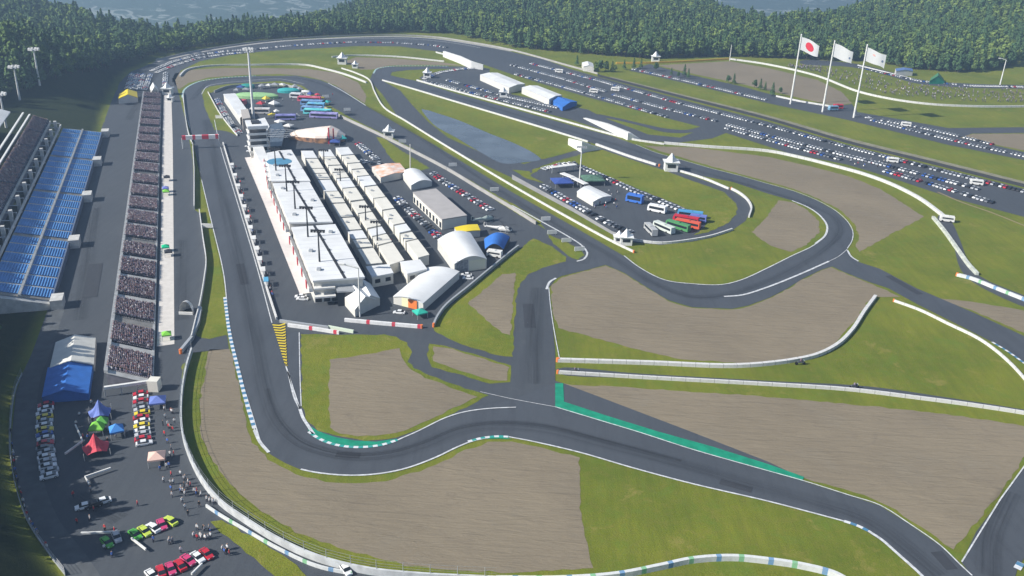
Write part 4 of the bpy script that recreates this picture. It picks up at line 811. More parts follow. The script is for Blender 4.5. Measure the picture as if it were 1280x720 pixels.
vault('marquee', [(502, 222), (525, 219), (540, 233), (514, 238)], 2.8, 4.4, 'white peaked marquee above the grey brown shed', 'marquee', roofm=ROOF, seg=8)
vault('marquee', [(721, 246), (737, 238), (764, 251), (741, 258)], 2.6, 3.5, 'white marquee standing in the coach park', 'marquee', seg=4)
vault('small_building', [(727, 84), (741, 85), (742, 90), (729, 89)], 4, 5.5, 'small white building beside dark bushes on the back straight', 'building', flat=True, seg=2)
vault('store', [(1118, 92), (1139, 92), (1140, 95), (1119, 95)], 4.5, 5.5, 'blue roofed store on the hillside at the upper right', 'building', roofm=mat('slate_blue', (.10, .17, .36), .6), flat=True, seg=2)
vault('gable_tent', [(1163, 101), (1178, 101), (1180, 105), (1161, 105)], 2.4, 7, 'dark green tent on the hillside road at the upper right', 'tent', roofm=mat('bottle_green', (.05, .17, .08), .7), wallm=GREENP, flat=True, seg=2)
def pyramid(name, px, half, z_e, z_r, m, label, rot=.3, curve=0, legs=True, catg='tent', group=None):
    c = W(*px); e = empty(name, c, rot, label, catg, group); mb = MB(); N = 6; ring = []
    for j in range(N+1):
        t = j/N; r = half*(1-t)*(1-curve*math.sin(math.pi*t)); z = z_e+(z_r-z_e)*(t if not curve else t**1.25)
        rr = []
        for k in range(16):
            a = 2*math.pi*k/16; q = max(abs(math.cos(a)), abs(math.sin(a))); w_ = 1/q if not curve else 1/q*(1-.28*(1-abs(math.cos(2*a))))
            dip = -abs(math.cos(2*a)) if curve else 0
            rr.append(Vector((r*w_*math.cos(a), r*w_*math.sin(a), z+(1-t)*(z_e*.55*(1-abs(math.cos(2*a))**1)*-1 if curve else 0))))
        ring.append(rr)
    for j in range(N):
        for k in range(16): mb.face([ring[j][k], ring[j][(k+1) % 16], ring[j+1][(k+1) % 16], ring[j+1][k]])
    mb.build('canopy', m, e)
    if not curve:
        mb = MB()
        for k in range(16): a, b = ring[0][k], ring[0][(k+1) % 16]; mb.face([a-Vector((0, 0, .45)), b-Vector((0, 0, .45)), b, a])
        mb.build('valance', m, e)
    for sx in (-1, 1):
        for sy in (-1, 1): mb = MB(); mb.tube((sx*half*.95, sy*half*.95, 0), (sx*half*.95, sy*half*.95, z_e), .09, n=5); mb.build('leg', STEEL, e)
    return e
pyramid('star_tent', (126, 521), 3.0, 2.2, 5.6, VIOC, 'periwinkle blue peaked tent, topmost in the lower left car park', .4, .25)
pyramid('canopy_tent', (123, 541), 1.9, 2.2, 3.8, LIMEC, 'lime green canopy tent above the coral red tent', .15)
pyramid('canopy_tent', (129, 536), 1.5, 2.5, 4.2, mat('mid_green_canvas', (.10, .36, .06), .7), 'darker green canopy tent just behind the lime green one', .3)
pyramid('canopy_tent', (147, 545), 1.8, 2.4, 4.0, mat('sky_blue_canvas', (.06, .24, .62), .7), 'sky blue canopy tent right of the lime green one', .5)
pyramid('star_tent', (121, 565), 3.3, 2.2, 5.8, REDC, 'coral red peaked tent in the lower left car park', .5, .25)
pyramid('canopy_tent', (198, 508), 2.2, 2.3, 3.6, VIOC, 'small periwinkle canopy tent by the right hand row of parked cars', .3)
pyramid('canopy_tent', (197, 579), 2.1, 2.4, 3.6, mat('salmon_canvas', (.66, .45, .38), .7), 'salmon pink canopy tent near the fenced barrier', .3)
pyramid('parasol', (525, 396), 2.1, 2.2, 3.3, mat('teal_umbrella', (.03, .40, .30), .6), 'teal green canopy near the orange ended barrier', .6)
pyramid('canopy_tent', (702, 232), 5, 2.8, 4.2, mat('navy_canvas', (.04, .08, .30), .7), 'dark blue square tent in the coach park', .25)
pyramid('canopy_tent', (740, 229), 5.5, 3, 4.6, mat('sage_canvas', (.10, .20, .14), .7, var=.4, vscale=.8), 'dark sage green tent beside the tall mast in the coach park', .2)
for px, m_, lab in (((208, 244), LIMEC, 'lime green parasol on the pale concourse'), ((207.5, 240), mat('violet_canvas', (.15, .18, .5), .7), 'violet parasol on the pale concourse just above the lime one'), ((207.5, 314), mat('emerald_canvas', (.0, .42, .20), .7), 'emerald green parasol halfway along the pale concourse'), ((209, 424), LIMEC, 'bright green parasol at the near end of the pale concourse'), ((209, 226), DARK, 'black parasol on the pale concourse above the violet one'), ((211, 320), DARK, 'black parasol beside the emerald green one on the concourse')):
    pyramid('parasol', px, 1.5, 2.2, 3.1, m_, lab, .4, catg='parasol')
def oval_tent(px, rx, ry, z, m, label, rot=0):
    c = W(*px); e = empty('oval_tent', c, rot, label, 'tent'); mb = MB(); N = 20; rings = [(1, 0), (1, z*.6), (.85, z*.85), (.5, z), (0.02, z*1.05)]
    R_ = [[Vector((rx*k*math.cos(2*math.pi*i/N), ry*k*math.sin(2*math.pi*i/N), zz)) for i in range(N)] for k, zz in rings]
    for j in range(1, 4):
        for i in range(N): mb.face([R_[j][i], R_[j][(i+1) % N], R_[j+1][(i+1) % N], R_[j+1][i]])
    mb.build('canopy', m, e); mb = MB()
    for i in range(N): mb.face([R_[0][i], R_[0][(i+1) % N], R_[1][(i+1) % N], R_[1][i]])
    mb.build('side_wall', m, e); return e
oval_tent((321, 122), 15, 6, 3.2, PALEG, 'pale green oval marquee beneath the tall white mast', .05)
oval_tent((361, 115.5), 8, 4, 3, TEALC, 'teal oval marquee at the far right corner of the paddock', .1)
oval_tent((310, 110), 5, 3.5, 3, mat('dark_teal', (.02, .25, .22), .7), 'dark teal round marquee at the far end of the paddock', 0)
# membrane hall: white and orange
rs = random.Random(3)
TN = ['white', 'navy blue', 'yellow', 'teal', 'grey', 'red']; TCOL = [(.72, .72, .7), (.05, .09, .3), (.7, .55, .06), (.04, .36, .36), (.3, .31, .33), (.5, .05, .07)]
for i, (x, y) in enumerate([(301, 112), (308, 115), (296, 116), (328, 111), (336, 110), (344, 109.5), (353, 109), (369, 112), (375, 115), (382, 118), (388, 121), (333, 127), (326, 133), (343, 133), (350, 156), (361, 161), (340, 147), (372, 149), (346, 143), (424, 171), (428, 177), (419, 181), (397, 122), (402, 126), (409, 131)]):
    k = rs.choice([0, 0, 0, 1, 2, 3, 4, 4, 5]); pyramid('service_tent', (x, y), rs.uniform(1.5, 2.9), 2.3, rs.uniform(3.1, 4.2), mat('service_canvas_'+str(k), TCOL[k], .6, var=.1), f"small {TN[k]} service tent, {['first','second','third','fourth','fifth','sixth','seventh','eighth','ninth','tenth','11th','12th','13th','14th','15th','16th','17th','18th','19th','20th','21st','22nd','23rd','24th','25th'][i]} of those in the upper paddock", rs.uniform(0, 1.5), catg='tent', group='small service tents in the upper paddock')
c = W(397, 176); e = empty('membrane_hall', c, 0, 'white swooping membrane hall with orange sides in the upper paddock', 'hall')
mb = MB(); prof = [(-17, 3.5, 3), (-13, 4.0, 5), (-7, 7, 6.0), (0, 9.5, 7), (7, 10, 8), (12, 7, 6), (16, 3, 3.5)]; N = 10; Rr = []
for x, w_, hh in prof: Rr.append([Vector((x, 3+w_*math.cos(math.pi*i/N), hh*(.45+.55*math.sin(math.pi*i/N)))) for i in range(N+1)])
for a, b in zip(Rr[:-1], Rr[1:]):
    for i in range(N): mb.face([a[i], b[i], b[i+1], a[i+1]])
mb.build('roof', mat('warm_membrane', (.72, .68, .64), .5, col2=(.74, .60, .50), vscale=.15), e)
mb = MB(); 
for a, b in zip(Rr[:-1], Rr[1:]): mb.face([a[N], b[N], Vector((b[N].x, b[N].y+1, 0)), Vector((a[N].x, a[N].y+1, 0))]); mb.face([a[0], b[0], Vector((b[0].x, b[0].y-1, 0)), Vector((a[0].x, a[0].y-1, 0))])
mb.build('side_wall', mat('apricot_wall', (.70, .36, .18), .6, col2=(.10, .09, .10), vscale=.3), e)
mb = MB(); mb.tube((8, -6, 0), (8, -6, 9.6), .4, n=6); mb.tube((10.5, -5, 0), (10.5, -5, 9), .4, n=6); mb.build('red_fin', RED, e)
# covered walkways in the coach park
for a, b, lab in (((688, 217), (719, 213), 'long white covered walkway at the top of the coach park'), ((702, 224), (716, 229.5), 'short white covered walkway above the white marquee'), ((716, 230), (732, 238), 'white covered walkway touching the white marquee')):
    A, B = W(*a), W(*b); d = (B-A); L = d.length; d.normalize(); n_ = Vector((-d.y, d.x, 0)); Tm = Matrix(((d.x, n_.x, 0, 0), (d.y, n_.y, 0, 0), (0, 0, 1, 0), (0, 0, 0, 1)))
    e = empty('covered_walkway', A, 0, lab, 'walkway'); mb = MB(); mb.box(0, L, -1.5, 1.5, 3.2, 3.6, T=Tm); mb.build('roof', WHITE, e)
    mb = MB()
    for k in range(4): q = Tm@Vector((1+k*(L-2)/3, 0, 0)); mb.tube(q, q+Vector((0, 0, 3.2)), .2, n=6)
    mb.build('post', STEEL, e)
# thin rail walls in the lower left lot
def rail(px, z, label, thick=.35, name='barrier', m_=None):
    e = link(name, ribbon_mesh(name, [W(*q) for q in px], thick, z-.5, m_ or WHITE, .5)); return tag(e, label, 'barrier')
rail([(95, 535), (104, 555), (82, 571)], 1.2, 'bent white rail beside the left row of parked cars')
rail([(139, 589), (107, 600), (112, 609)], 1.2, 'bent white rail left of the salmon tent')
rail([(102, 670.5), (150, 669)], 1.2, 'straight white rail beside the dark green car')
rail([(165, 677), (183, 691)], 1.2, 'short slanting white rail below the silver car')
rail([(253, 709), (240, 722)], 1.2, 'short white rail at the bottom edge beside the red cars')
# beam and kiosk at the end of the crowded grandstand
e = empty('entrance_beam', W(132, 494), 0, 'long white beam with a kiosk across the near end of the crowded grandstand', 'gate')
A, B = W(132, 496)-W(132, 494), W(194, 487)-W(132, 494); me = ribbon_mesh('beam', [A, B], .9, 2.6, WHITE, .8); link('beam', me, e)
mb = MB(); mb.box(B.x-1.5, B.x+1.5, B.y-1.5, B.y+1.5, 0, 3.6); mb.build('kiosk', CREAM, e); mb = MB()
for t in (0, .33, .66): q = lerp(A, B, t); mb.tube((q.x, q.y, 0), (q.x, q.y, 2.6), .2, n=5)
mb.build('post', STEEL, e)
# start gantry, paddock bridge
A, B = W(229, 186), W(275, 184); e = empty('start_gantry', A, 0, 'red and white start line gantry spanning the main straight', 'gantry'); D = B-A
for q, hgt in ((Vector((0, 0, 0)), 6), (D, 6)): mb = MB(); mb.tube(q, q+Vector((0, 0, 6)), .45, n=8); mb.build('post', STEEL, e)
me = ribbon_mesh('sign_band', [Vector((0, 0, 0)), D*.25, D*.5, D*.75, D], 1.6, 5.2, stepmat('gantry_red_white', [(0, (.6, .04, .07)), (.16, (.72, .72, .72)), (.45, (.6, .04, .07)), (.58, (.72, .72, .72)), (.86, (.6, .04, .07))], D.length*.62), 2.2); link('sign_band', me, e)
# far hairpin bridge and wing walls
def upright(name, px_base, hts, label, catg, m_=WHITE, thick=.8, doors=None):
    P_ = [W(*q) for q in px_base]; o_ = P_[0]; e = empty(name, o_, 0, label, catg); mb = MB(); nm = offs(P_)
    for i in range(len(P_)-1):
        a, b = P_[i]-o_, P_[i+1]-o_; h0, h1 = hts[i], hts[i+1]; n0, n1 = nm[i]*thick/2, nm[i+1]*thick/2; u = Vector((0, 0, 1))
        for s in (1, -1): mb.face([a+n0*s, b+n1*s, b+n1*s+u*h1, a+n0*s+u*h0])
        mb.face([a+n0+u*h0, b+n1+u*h1, b-n1+u*h1, a-n0+u*h0])
    mb.build('wall', m_, e)
    for (t, w_, hh) in (doors or []):
        a, b = P_[0]-o_, P_[-1]-o_; d = (b-a).normalized(); c = lerp(a, b, t); n_ = Vector((d.y, -d.x, 0))*(thick/2+.05); u = Vector((0, 0, hh))
        n_ = n_ if n_.y < 0 else -n_
        mb = MB(); mb.face([c-d*w_/2+n_, c+d*w_/2+n_, c+d*w_/2+n_+u, c-d*w_/2+n_+u]); mb.build('doorway', DARK, e)
    return e
upright('bridge_parapet', [(555, 71), (575, 79), (590, 86), (604, 87)], [5, 6, 6, 4], 'white bridge parapet beside the far hairpin', 'bridge', WHITE, 2, [(.5, 14, 3.2)])
upright('wing_wall', [(731, 148), (757, 161), (786, 175), (799, 174)], [.4, 3.6, 4.6, .5], 'white wedge shaped wing wall on the grass beside the pit link road', 'wing wall', WHITE, 2.4)
upright('wing_wall', [(711, 181), (727, 190.5), (751, 187)], [4, 6.5, .6], 'white wedge shaped abutment with two dark doorways above the coach park', 'wing wall', WHITE, 1.2, [(.36, 3, 3), (.62, 3, 3)])
# marshal posts
def post_hut(px, label, s=1.0, rot=0):
    c = W(*px); e = empty('marshal_post', c, rot, label, 'marshal post', 'white marshal posts round the track')
    mb = MB(); mb.box(-2.2*s, 2.2*s, -1.8*s, 1.8*s, 0, 3.2*s); mb.build('wall', WHITE, e)
    mb = MB(); mb.prism([(-2.7*s, -2.3*s), (2.7*s, -2.3*s), (2.7*s, 2.3*s), (-2.7*s, 2.3*s)], 3.2*s, 3.4*s); mb.tube((0, 0, 3.4*s), (0, 0, 6.2*s), 2.2*s, .1, n=4); mb.build('roof', ROOF, e)
    mb = MB(); mb.box(-1.4*s, 1.4*s, -1.88*s, -1.82*s, 1.4*s, 2.6*s); mb.build('window', GLASS, e); return e
for px, lab, s in (((428, 80), 'white marshal post behind the far left gravel trap', 1.6), ((486, 172), 'white marshal post on the wall of the infield straight', 1.3), ((838, 213), 'white marshal post above the coach park', 1.6), ((773, 303), 'left hut of the white pair below the coach park', .9), ((782, 305), 'right hut of the white pair below the coach park', 1.15), ((210, 118), 'white marshal post by the far end of the crowded grandstand', 1.4), ((213, 127), 'low white post hut below the far grandstand end', .9), ((819, 77), 'white marshal post beside the yellow orange barrier', 1.5), ((444, 85), 'small white post hut on the wall above the infield straight', 1.0), ((534, 97), 'white post hut at the left tip of the annex road', 1.3), ((629, 121), 'white hut below the left long shed', 1.2)):
    post_hut(px, lab, s)
c = W(235, 390); e = empty('shell_shelter', c, 0, 'white shell shaped shelter beside the lower green wedge', 'shelter'); mb = MB()
for i in range(8):
    a0, a1 = math.pi*i/8, math.pi*(i+1)/8
    for (r0_, h0, y0), (r1_, h1, y1) in zip([(2.4, 5, -2), (2.2, 4.6, 0), (1.4, 3, 2)], [(2.2, 4.6, 0), (1.4, 3, 2), (.2, .5, 3)]):
        mb.face([(r0_*math.cos(a0), y0, h0*math.sin(a0)), (r0_*math.cos(a1), y0, h0*math.sin(a1)), (r1_*math.cos(a1), y1, h1*math.sin(a1)), (r1_*math.cos(a0), y1, h1*math.sin(a0))])
mb.build('shell', WHITE, e); mb = MB(); mb.box(-2.4, 2.4, -2.3, -1.9, 0, 1.0); mb.build('counter', WHITE, e)
for i in range(12):
    t_ = i/11; c = W(lerp(290.5, 333, t_), lerp(211, 357, t_)); e = empty('timing_stand', c, .29, f'white roofed timing stand on the pit wall, {NUM[i]} from the far end', 'timing stand', 'timing stands along the pit wall')
    mb = MB(); mb.box(-.9, .9, -2.2, 2.2, 2.5, 2.65); mb.build('canopy', [WHITE, WHITE, mat('stand_sky', (.1, .35, .55), .5)][i % 3 if i > 8 else 0], e)
    mb = MB(); mb.box(-.6, .6, -2, 2, 0, 1.1); mb.build('desk', STEEL, e)
    for sy in (-1, 1): mb = MB(); mb.tube((.7, sy*2, 0), (.7, sy*2, 2.5), .06, n=5); mb.build('post', STEEL, e)
# sign boards beside the track
SB = [(407, 123, 'left of the two above the curved paddock wall'), (434, 139.5, 'right of the two above the curved paddock wall'), (503, 179.5, 'beside the infield straight near the paddock lawn'), (566, 209, 'beside the infield straight above the cream shed'), (618, 240, 'beside the infield straight above the helicopter'), (682, 277, 'at the foot of the infield straight'), (690, 294, 'topmost of three on the small green triangle'), (708, 304, 'middle of three on the small green triangle'), (724, 315, 'lowest of three on the small green triangle'), (274, 149, 'at the tip of the paddock by the long wall'), (259, 286, 'on the green wedge beside the straight')]
for x, y, lab in SB:
    c = W(x, y); e = empty('sign_board', c, .25 if x > 300 else 0, f'white sign board {lab}', 'sign board', 'small white sign boards beside the track')
    mb = MB(); mb.box(-2.2, 2.2, -.12, .12, .6, 2.4); mb.build('board', WHITE, e); mb = MB()
    for s in (-1, 1): mb.tube((s*1.6, 0, 0), (s*1.6, 0, .6), .1, n=5)
    mb.build('stand', STEEL, e)
# ================================================================== MASTS, FLAGS
def mast(base, ytop, label, m_=None, head='box', r=.45, z0=0, group=None, name='floodlight_mast', xtop=None):
    c = W(*base, z0) if z0 is not None else WT(*base); hgt = height_at(c, ytop); e = empty(name, c, 0, label, 'mast', group)
    mb = MB(); mb.tube((0, 0, 0), (0, 0, hgt), r, r*.55, n=8); mb.build('pole', m_ or WHITE, e)
    if head == 'box':
        mb = MB(); mb.box(-2.6, 2.6, -.2, .2, hgt-.8, hgt-.4); mb.build('crossbar', DARK, e)
        for k in range(5): mb = MB(); mb.box(-2.6+k*1.1, -1.8+k*1.1, -.9, -.2, hgt-1.2, hgt-.2); mb.build('lamp', STEEL if m_ is None else DARK, e)
    elif head == 'crown':
        mb = MB(); mb.tube((0, 0, hgt-.6), (0, 0, hgt), 2.0, 2.0, n=12); mb.build('lamp_ring', STEEL, e)
        for k in range(8):
            a = k*math.pi/4; mb = MB(); mb.box(2.7*math.cos(a)-.6, 2.7*math.cos(a)+.6, 2.7*math.sin(a)-.6, 2.7*math.sin(a)+.6, hgt-.4, hgt+.9); mb.build('lamp', WHITE, e)
    elif head == 'arm':
        mb = MB(); mb.tube((0, 0, hgt), (-5, 0, hgt+1.2), .3, n=6); mb.build('arm', WHITE, e); mb = MB(); mb.box(-6.6, -4.6, -.5, .5, hgt+.9, hgt+1.5); mb.build('lamp', WHITE, e)
    return e
PMM = [((345, 213), 184, 9.5, 'on the pit building roof, farthest of five'), ((358.5, 239), 205, 9.5, 'on the pit building roof, second from the far end'), ((369, 261), 225, 9.5, 'on the pit building roof, middle of five'), ((385, 296), 257, 9.5, 'on the pit building roof, fourth from the far end'), ((399.5, 327), 286, 9.5, 'on the pit building roof, nearest of five'), ((405.5, 209), 186, 0, 'among the cabins, farthest of four'), ((426, 237), 210, 0, 'among the cabins, second from the far end'), ((457.5, 287), 256, 0, 'among the cabins, third from the far end'), ((472, 313), 275, 0, 'among the cabins, nearest of four')]
for b, yt, z0, lab in PMM: mast(b, yt, 'dark floodlight mast '+lab, DARK, 'box', .38, z0, 'dark floodlight masts in the paddock')
mast((317, 149), 62, 'very tall white mast rising behind the control tower', None, 'crown', 1.0, name='tall_mast')
mast((724.5, 226), 182, 'tall white floodlight mast in the coach park', None, 'box', .45)
mast((513, 216), 180, 'cream lamp post on the paddock lawn', CREAM, 'none', .35, name='lamp_post')
mast((450, 396), 335, 'curved white crane mast in front of the white tents', None, 'arm', .35, name='crane_mast')
mast((912, 76), 56, 'thin white mast at the end of the yellow orange barrier', None, 'none', .4)
mast((1250, 106), 75, 'white lamp post with one arm on the hillside road', None, 'arm', .6, name='lamp_post')
for (b, yt, z0, lab) in (((50, 108), 62, None, 'right of two in front of the forest'), ((25, 126), 84, None, 'left of two in front of the forest'), ((8, 160), 118, None, 'at the left edge behind the pale canopies')):
    mast(b, yt, 'tall white floodlight mast '+lab, None, 'crown', .7, z0, 'white floodlight masts behind the blue grandstand')
FLM = mat('flag_white', (.86, .86, .86), .8); t_ = FLM.node_tree; tr_ = t_.nodes.new('ShaderNodeBsdfTranslucent'); tr_.inputs[0].default_value = (.9, .9, .9, 1); mx_ = t_.nodes.new('ShaderNodeMixShader'); mx_.inputs[0].default_value = .45
t_.links.new(t_.nodes['Principled BSDF'].outputs[0], mx_.inputs[1]); t_.links.new(tr_.outputs[0], mx_.inputs[2]); t_.links.new(mx_.outputs[0], t_.nodes['Material Output'].inputs['Surface'])
for k, (b, yt, lab) in enumerate((((988, 130), 44, 'tall flagpole with a white flag bearing a red disc'), ((1028, 140), 52, 'middle flagpole of three with a white flag'), ((1067, 147), 57, 'right hand flagpole of three with a white flag with faint marks'))):
    c = W(*b); hgt = height_at(c, yt); e = empty('flagpole', c, 0, lab, 'flagpole', 'three tall flagpoles on the bank'); mb = MB(); mb.tube((0, 0, 0), (0, 0, hgt), .75, .45, n=8); mb.ball((0, 0, hgt+.3), .6); mb.build('pole', WHITE, e)
    NX, NY = 16, 10; Wd, Hd = 12, 9; v = []; f = []
    def fp(u, t): return Vector((.4+Wd*u*.93, 1.0*math.sin(u*6+k*.7)*u-8.0*u, hgt-1.2-Hd*t-2.8*u-1.2*u*u+.8*math.sin(u*5+t*2+k)*u))
    mb = MB()
    for i in range(NX):
        for j in range(NY): mb.face([fp(i/NX, j/NY), fp(i/NX, (j+1)/NY), fp((i+1)/NX, (j+1)/NY), fp((i+1)/NX, j/NY)])
    fo = mb.build('flag', FLM, e)
    def disc(cu_, cv, ru, rv, m_, nm):
        for s in (-1, 1):
            mb = MB(); n_ = 20; 
            for i in range(n_):
                a0, a1 = 2*math.pi*i/n_, 2*math.pi*(i+1)/n_; o2 = Vector((0, .09*s, 0))
                for q0, q1 in ((0.001, .5), (.5, 1)):
                    mb.face([fp(cu_+ru*q0*math.cos(a0), cv+rv*q0*math.sin(a0))+o2, fp(cu_+ru*q1*math.cos(a0), cv+rv*q1*math.sin(a0))+o2, fp(cu_+ru*q1*math.cos(a1), cv+rv*q1*math.sin(a1))+o2, fp(cu_+ru*q0*math.cos(a1), cv+rv*q0*math.sin(a1))+o2])
            mb.build(nm, m_, fo)
    if k == 0: disc(.5, .5, .22, .30, RED, 'red_disc')
    if k == 1: disc(.84, .62, .05, .10, mat('mark_blue_grey', (.12, .16, .26), .8), 'small_mark')
    if k == 2: disc(.38, .34, .07, .07, mat('mark_pink', (.6, .35, .33), .8), 'small_mark'); disc(.84, .6, .06, .10, mat('mark_blue_grey', (.12, .16, .26), .8), 'dark_mark')
def nth(n):
    return f"{n}{'th' if 10 <= n % 100 <= 20 else {1: 'st', 2: 'nd', 3: 'rd'}.get(n % 10, 'th')}"
# ================================================================== SCATTERED STUFF (geometry nodes)
def scatter(name, P, rot, scl, protos, label, catg, idx=None):
    P = np.asarray(P, np.float32); me = bpy.data.meshes.new(name); me.vertices.add(len(P)); me.vertices.foreach_set('co', P.ravel())
    for nm, a in (('rot', rot), ('scl', scl)):
        at = me.attributes.new(nm, 'FLOAT', 'POINT'); at.data.foreach_set('value', np.asarray(a, np.float32))
    at = me.attributes.new('pick', 'INT', 'POINT'); at.data.foreach_set('value', np.asarray(idx if idx is not None else rng.integers(0, len(protos), len(P)), np.int32))
    me.update(); ob = link(name, me)
    ng = bpy.data.node_groups.new(name+'_nodes', 'GeometryNodeTree'); ng.interface.new_socket('Geometry', in_out='INPUT', socket_type='NodeSocketGeometry'); ng.interface.new_socket('Geometry', in_out='OUTPUT', socket_type='NodeSocketGeometry')
    N = ng.nodes; L = ng.links; gi = N.new('NodeGroupInput'); go = N.new('NodeGroupOutput'); ip = N.new('GeometryNodeInstanceOnPoints'); jo = N.new('GeometryNodeJoinGeometry')
    for pr in protos:
        oi = N.new('GeometryNodeObjectInfo'); oi.inputs['Object'].default_value = pr; oi.inputs['As Instance'].default_value = True; L.new(oi.outputs['Geometry'], jo.inputs[0])
    def attr(nm, t='FLOAT'): a = N.new('GeometryNodeInputNamedAttribute'); a.data_type = t; a.inputs['Name'].default_value = nm; return a.outputs[0]
    cx = N.new('ShaderNodeCombineXYZ'); L.new(attr('rot'), cx.inputs[2])
    L.new(gi.outputs[0], ip.inputs['Points']); L.new(jo.outputs[0], ip.inputs['Instance']); ip.inputs['Pick Instance'].default_value = True
    L.new(attr('pick', 'INT'), ip.inputs['Instance Index']); L.new(cx.outputs[0], ip.inputs['Rotation']); L.new(attr('scl'), ip.inputs['Scale']); L.new(ip.outputs[0], go.inputs[0])
    md = ob.modifiers.new('scatter', 'NODES'); md.node_group = ng
    return tag(ob, label, catg, None, 'stuff')
# ------------------------------------------------------------------ trees
def leafy(kind, seed, n=240):
    r = np.random.default_rng(seed); mb = MB()
    for i in range(n):
        if kind == 'broad':
            c0 = [(0, 0, 9.0, 3.6), (1.9, .8, 7.2, 2.6), (-1.8, .9, 7.6, 2.5), (.3, -1.9, 6.6, 2.6), (-.6, -.4, 11.2, 2.3), (1.2, -1.0, 9.6, 2.3), (-1.4, -1.5, 5.4, 2.1)][r.integers(0, 7)]
            d = r.normal(size=3); d /= np.linalg.norm(d); q = np.array(c0[:3])+d*c0[3]*r.uniform(.65, 1.05); s = r.uniform(.55, 1.15); nrm = Vector(d)+Vector(r.normal(size=3)*.45)
        else:
            t = r.uniform(0, 1)**.75; z = 2.2+(1-t)*0+13.8*(1-t) if False else 2.2+13.8*(1-t); rad = (.35+3.1*t)*(1+.22*math.sin(z*2.6))*r.uniform(.55, 1.05); a = r.uniform(0, 2*math.pi)
            q = np.array([rad*math.cos(a), rad*math.sin(a), z]); s = r.uniform(.45, .95); nrm = Vector((math.cos(a), math.sin(a), .55))+Vector(r.normal(size=3)*.35)
        nrm.normalize(); u = nrm.orthogonal().normalized(); v = nrm.cross(u); th = r.uniform(0, 6.28); u, v = u*math.cos(th)+v*math.sin(th), v*math.cos(th)-u*math.sin(th)
        q = Vector(q); k = r.integers(4, 6)
        mb.face([q+(u*math.cos(2*math.pi*j/k)*s*r.uniform(.7, 1.2)+v*math.sin(2*math.pi*j/k)*s*r.uniform(.6, 1.1)) for j in range(k)])
    return mb
KINDS = [('broad', 1, LEAF), ('broad', 2, LEAF), ('conifer', 3, LEAFD), ('conifer', 4, LEAFD), ('broad', 5, LEAFD)]
CM = [leafy(k, s, 260).mesh('crown', m) for k, s, m in KINDS]
tm = MB(); tm.tube((0, 0, -1.5), (.1, 0, 5), .32, .22, n=6); tm.tube((.1, 0, 5), (0, .1, 10.5), .22, .06, n=6)
for a in range(4): tm.tube((.1, 0, 4.2+a*.9), (2*math.cos(a*1.7), 2*math.sin(a*1.7), 6.4+a), .1, .04, n=4)
TM = tm.mesh('trunk', BARK)
protos = []
for i, cmh in enumerate(CM):
    protos.append(bpy.data.objects.new('crown_source', cmh))
TLX = [-400, -200, 0, 40, 75, 105, 150, 200, 260, 320, 370, 430, 500, 560, 640, 740, 800, 870, 912, 960, 1040, 1090, 1135, 1185, 1220, 1262, 1290, 1600]
TLY = [230, 175, 128, 113, 99, 92, 83, 68, 58, 50.5, 46.5, 43.5, 41, 42, 60, 69, 74, 72, 71, 73, 76, 77, 86, 90, 92, 85, 70, 75]
sp = 5.6; gx, gy = np.meshgrid(np.arange(-1250, 1500, sp), np.arange(150, 2000, sp)); X = (gx+rng.uniform(-2.6, 2.6, gx.shape)).ravel(); Y = (gy+rng.uniform(-2.6, 2.6, gy.shape)).ravel()
r = np.hypot(X, Y); az = np.arctan2(X, Y); keep = (np.abs(az) < .72) & (r < np.interp(az, CRA[:, 0], CRA[:, 2])+70)
X, Y = X[keep], Y[keep]; Z = terrain(X, Y)
q = np.stack([X, Y, Z-H], -1); kk = q@cf; PX = CX+FPX*(q@cr)/kk; PY = CY-FPX*(q@cu)/kk
fd = footdist(X, Y)
ok = (PY < np.interp(PX, TLX, TLY)) & (Y > 420)
tq = np.stack([X, Y, Z+19-H], -1); tk = tq@cf; TY = CY-FPX*(tq@cu)/tk; SKX = [e[0] for e in EDGE]; SKY_ = [e[2] for e in EDGE]; ys_ = np.interp(PX, SKX, SKY_)
ok &= ~((ys_ > -5) & (TY < ys_-3-3*rng.uniform(size=X.shape)))
ok |= (fd > 8) & (fd < 60) & (Y < 262) & (Y > 150) & (PX < -6)
ok &= ~((wob(X, Y, .021) > .95) & (rng.uniform(size=X.shape) < .7))
dd = np.where(Y < 262, 9999, kk)
X, Y, Z, PX, PY, kk, fd = [a[ok] for a in (X, Y, Z, PX, PY, kk, fd)]
conif = (wob(X, Y, .012, 3)+rng.uniform(-.6, .6, X.shape)) > .25
pick = np.where(conif, rng.integers(2, 4, X.shape), rng.choice([0, 1, 4], X.shape)); rot = rng.uniform(0, 6.28, X.shape); scl = rng.uniform(.5, 1.2, X.shape)*np.where(conif, 1.08, 1.0)
vis = (PX > -10) & (PX < 1290) & (PY > -40); vis2 = PX > -10
dist = np.hypot(X, Y); below = np.interp(PX, TLX, TLY)-PY      # trees at the edge of the wood show whole
score = np.where(vis, dist+below*25, 1e9); order = np.argsort(score); N_IND = 255; ind = order[:N_IND]; mask = np.zeros(len(X), bool); mask[ind] = True
protos_used = {}
def add_tree(x, y, z, k, ro, sc, label, group, nm=None):
    t = empty(nm or ('conifer_tree' if k in (2, 3) else 'broadleaf_tree'), (x, y, z), ro, label, 'tree', group); t.scale = (sc, sc, sc)
    c = link('crown', CM[k], t); link('trunk', TM, t); return t
cnt = {}
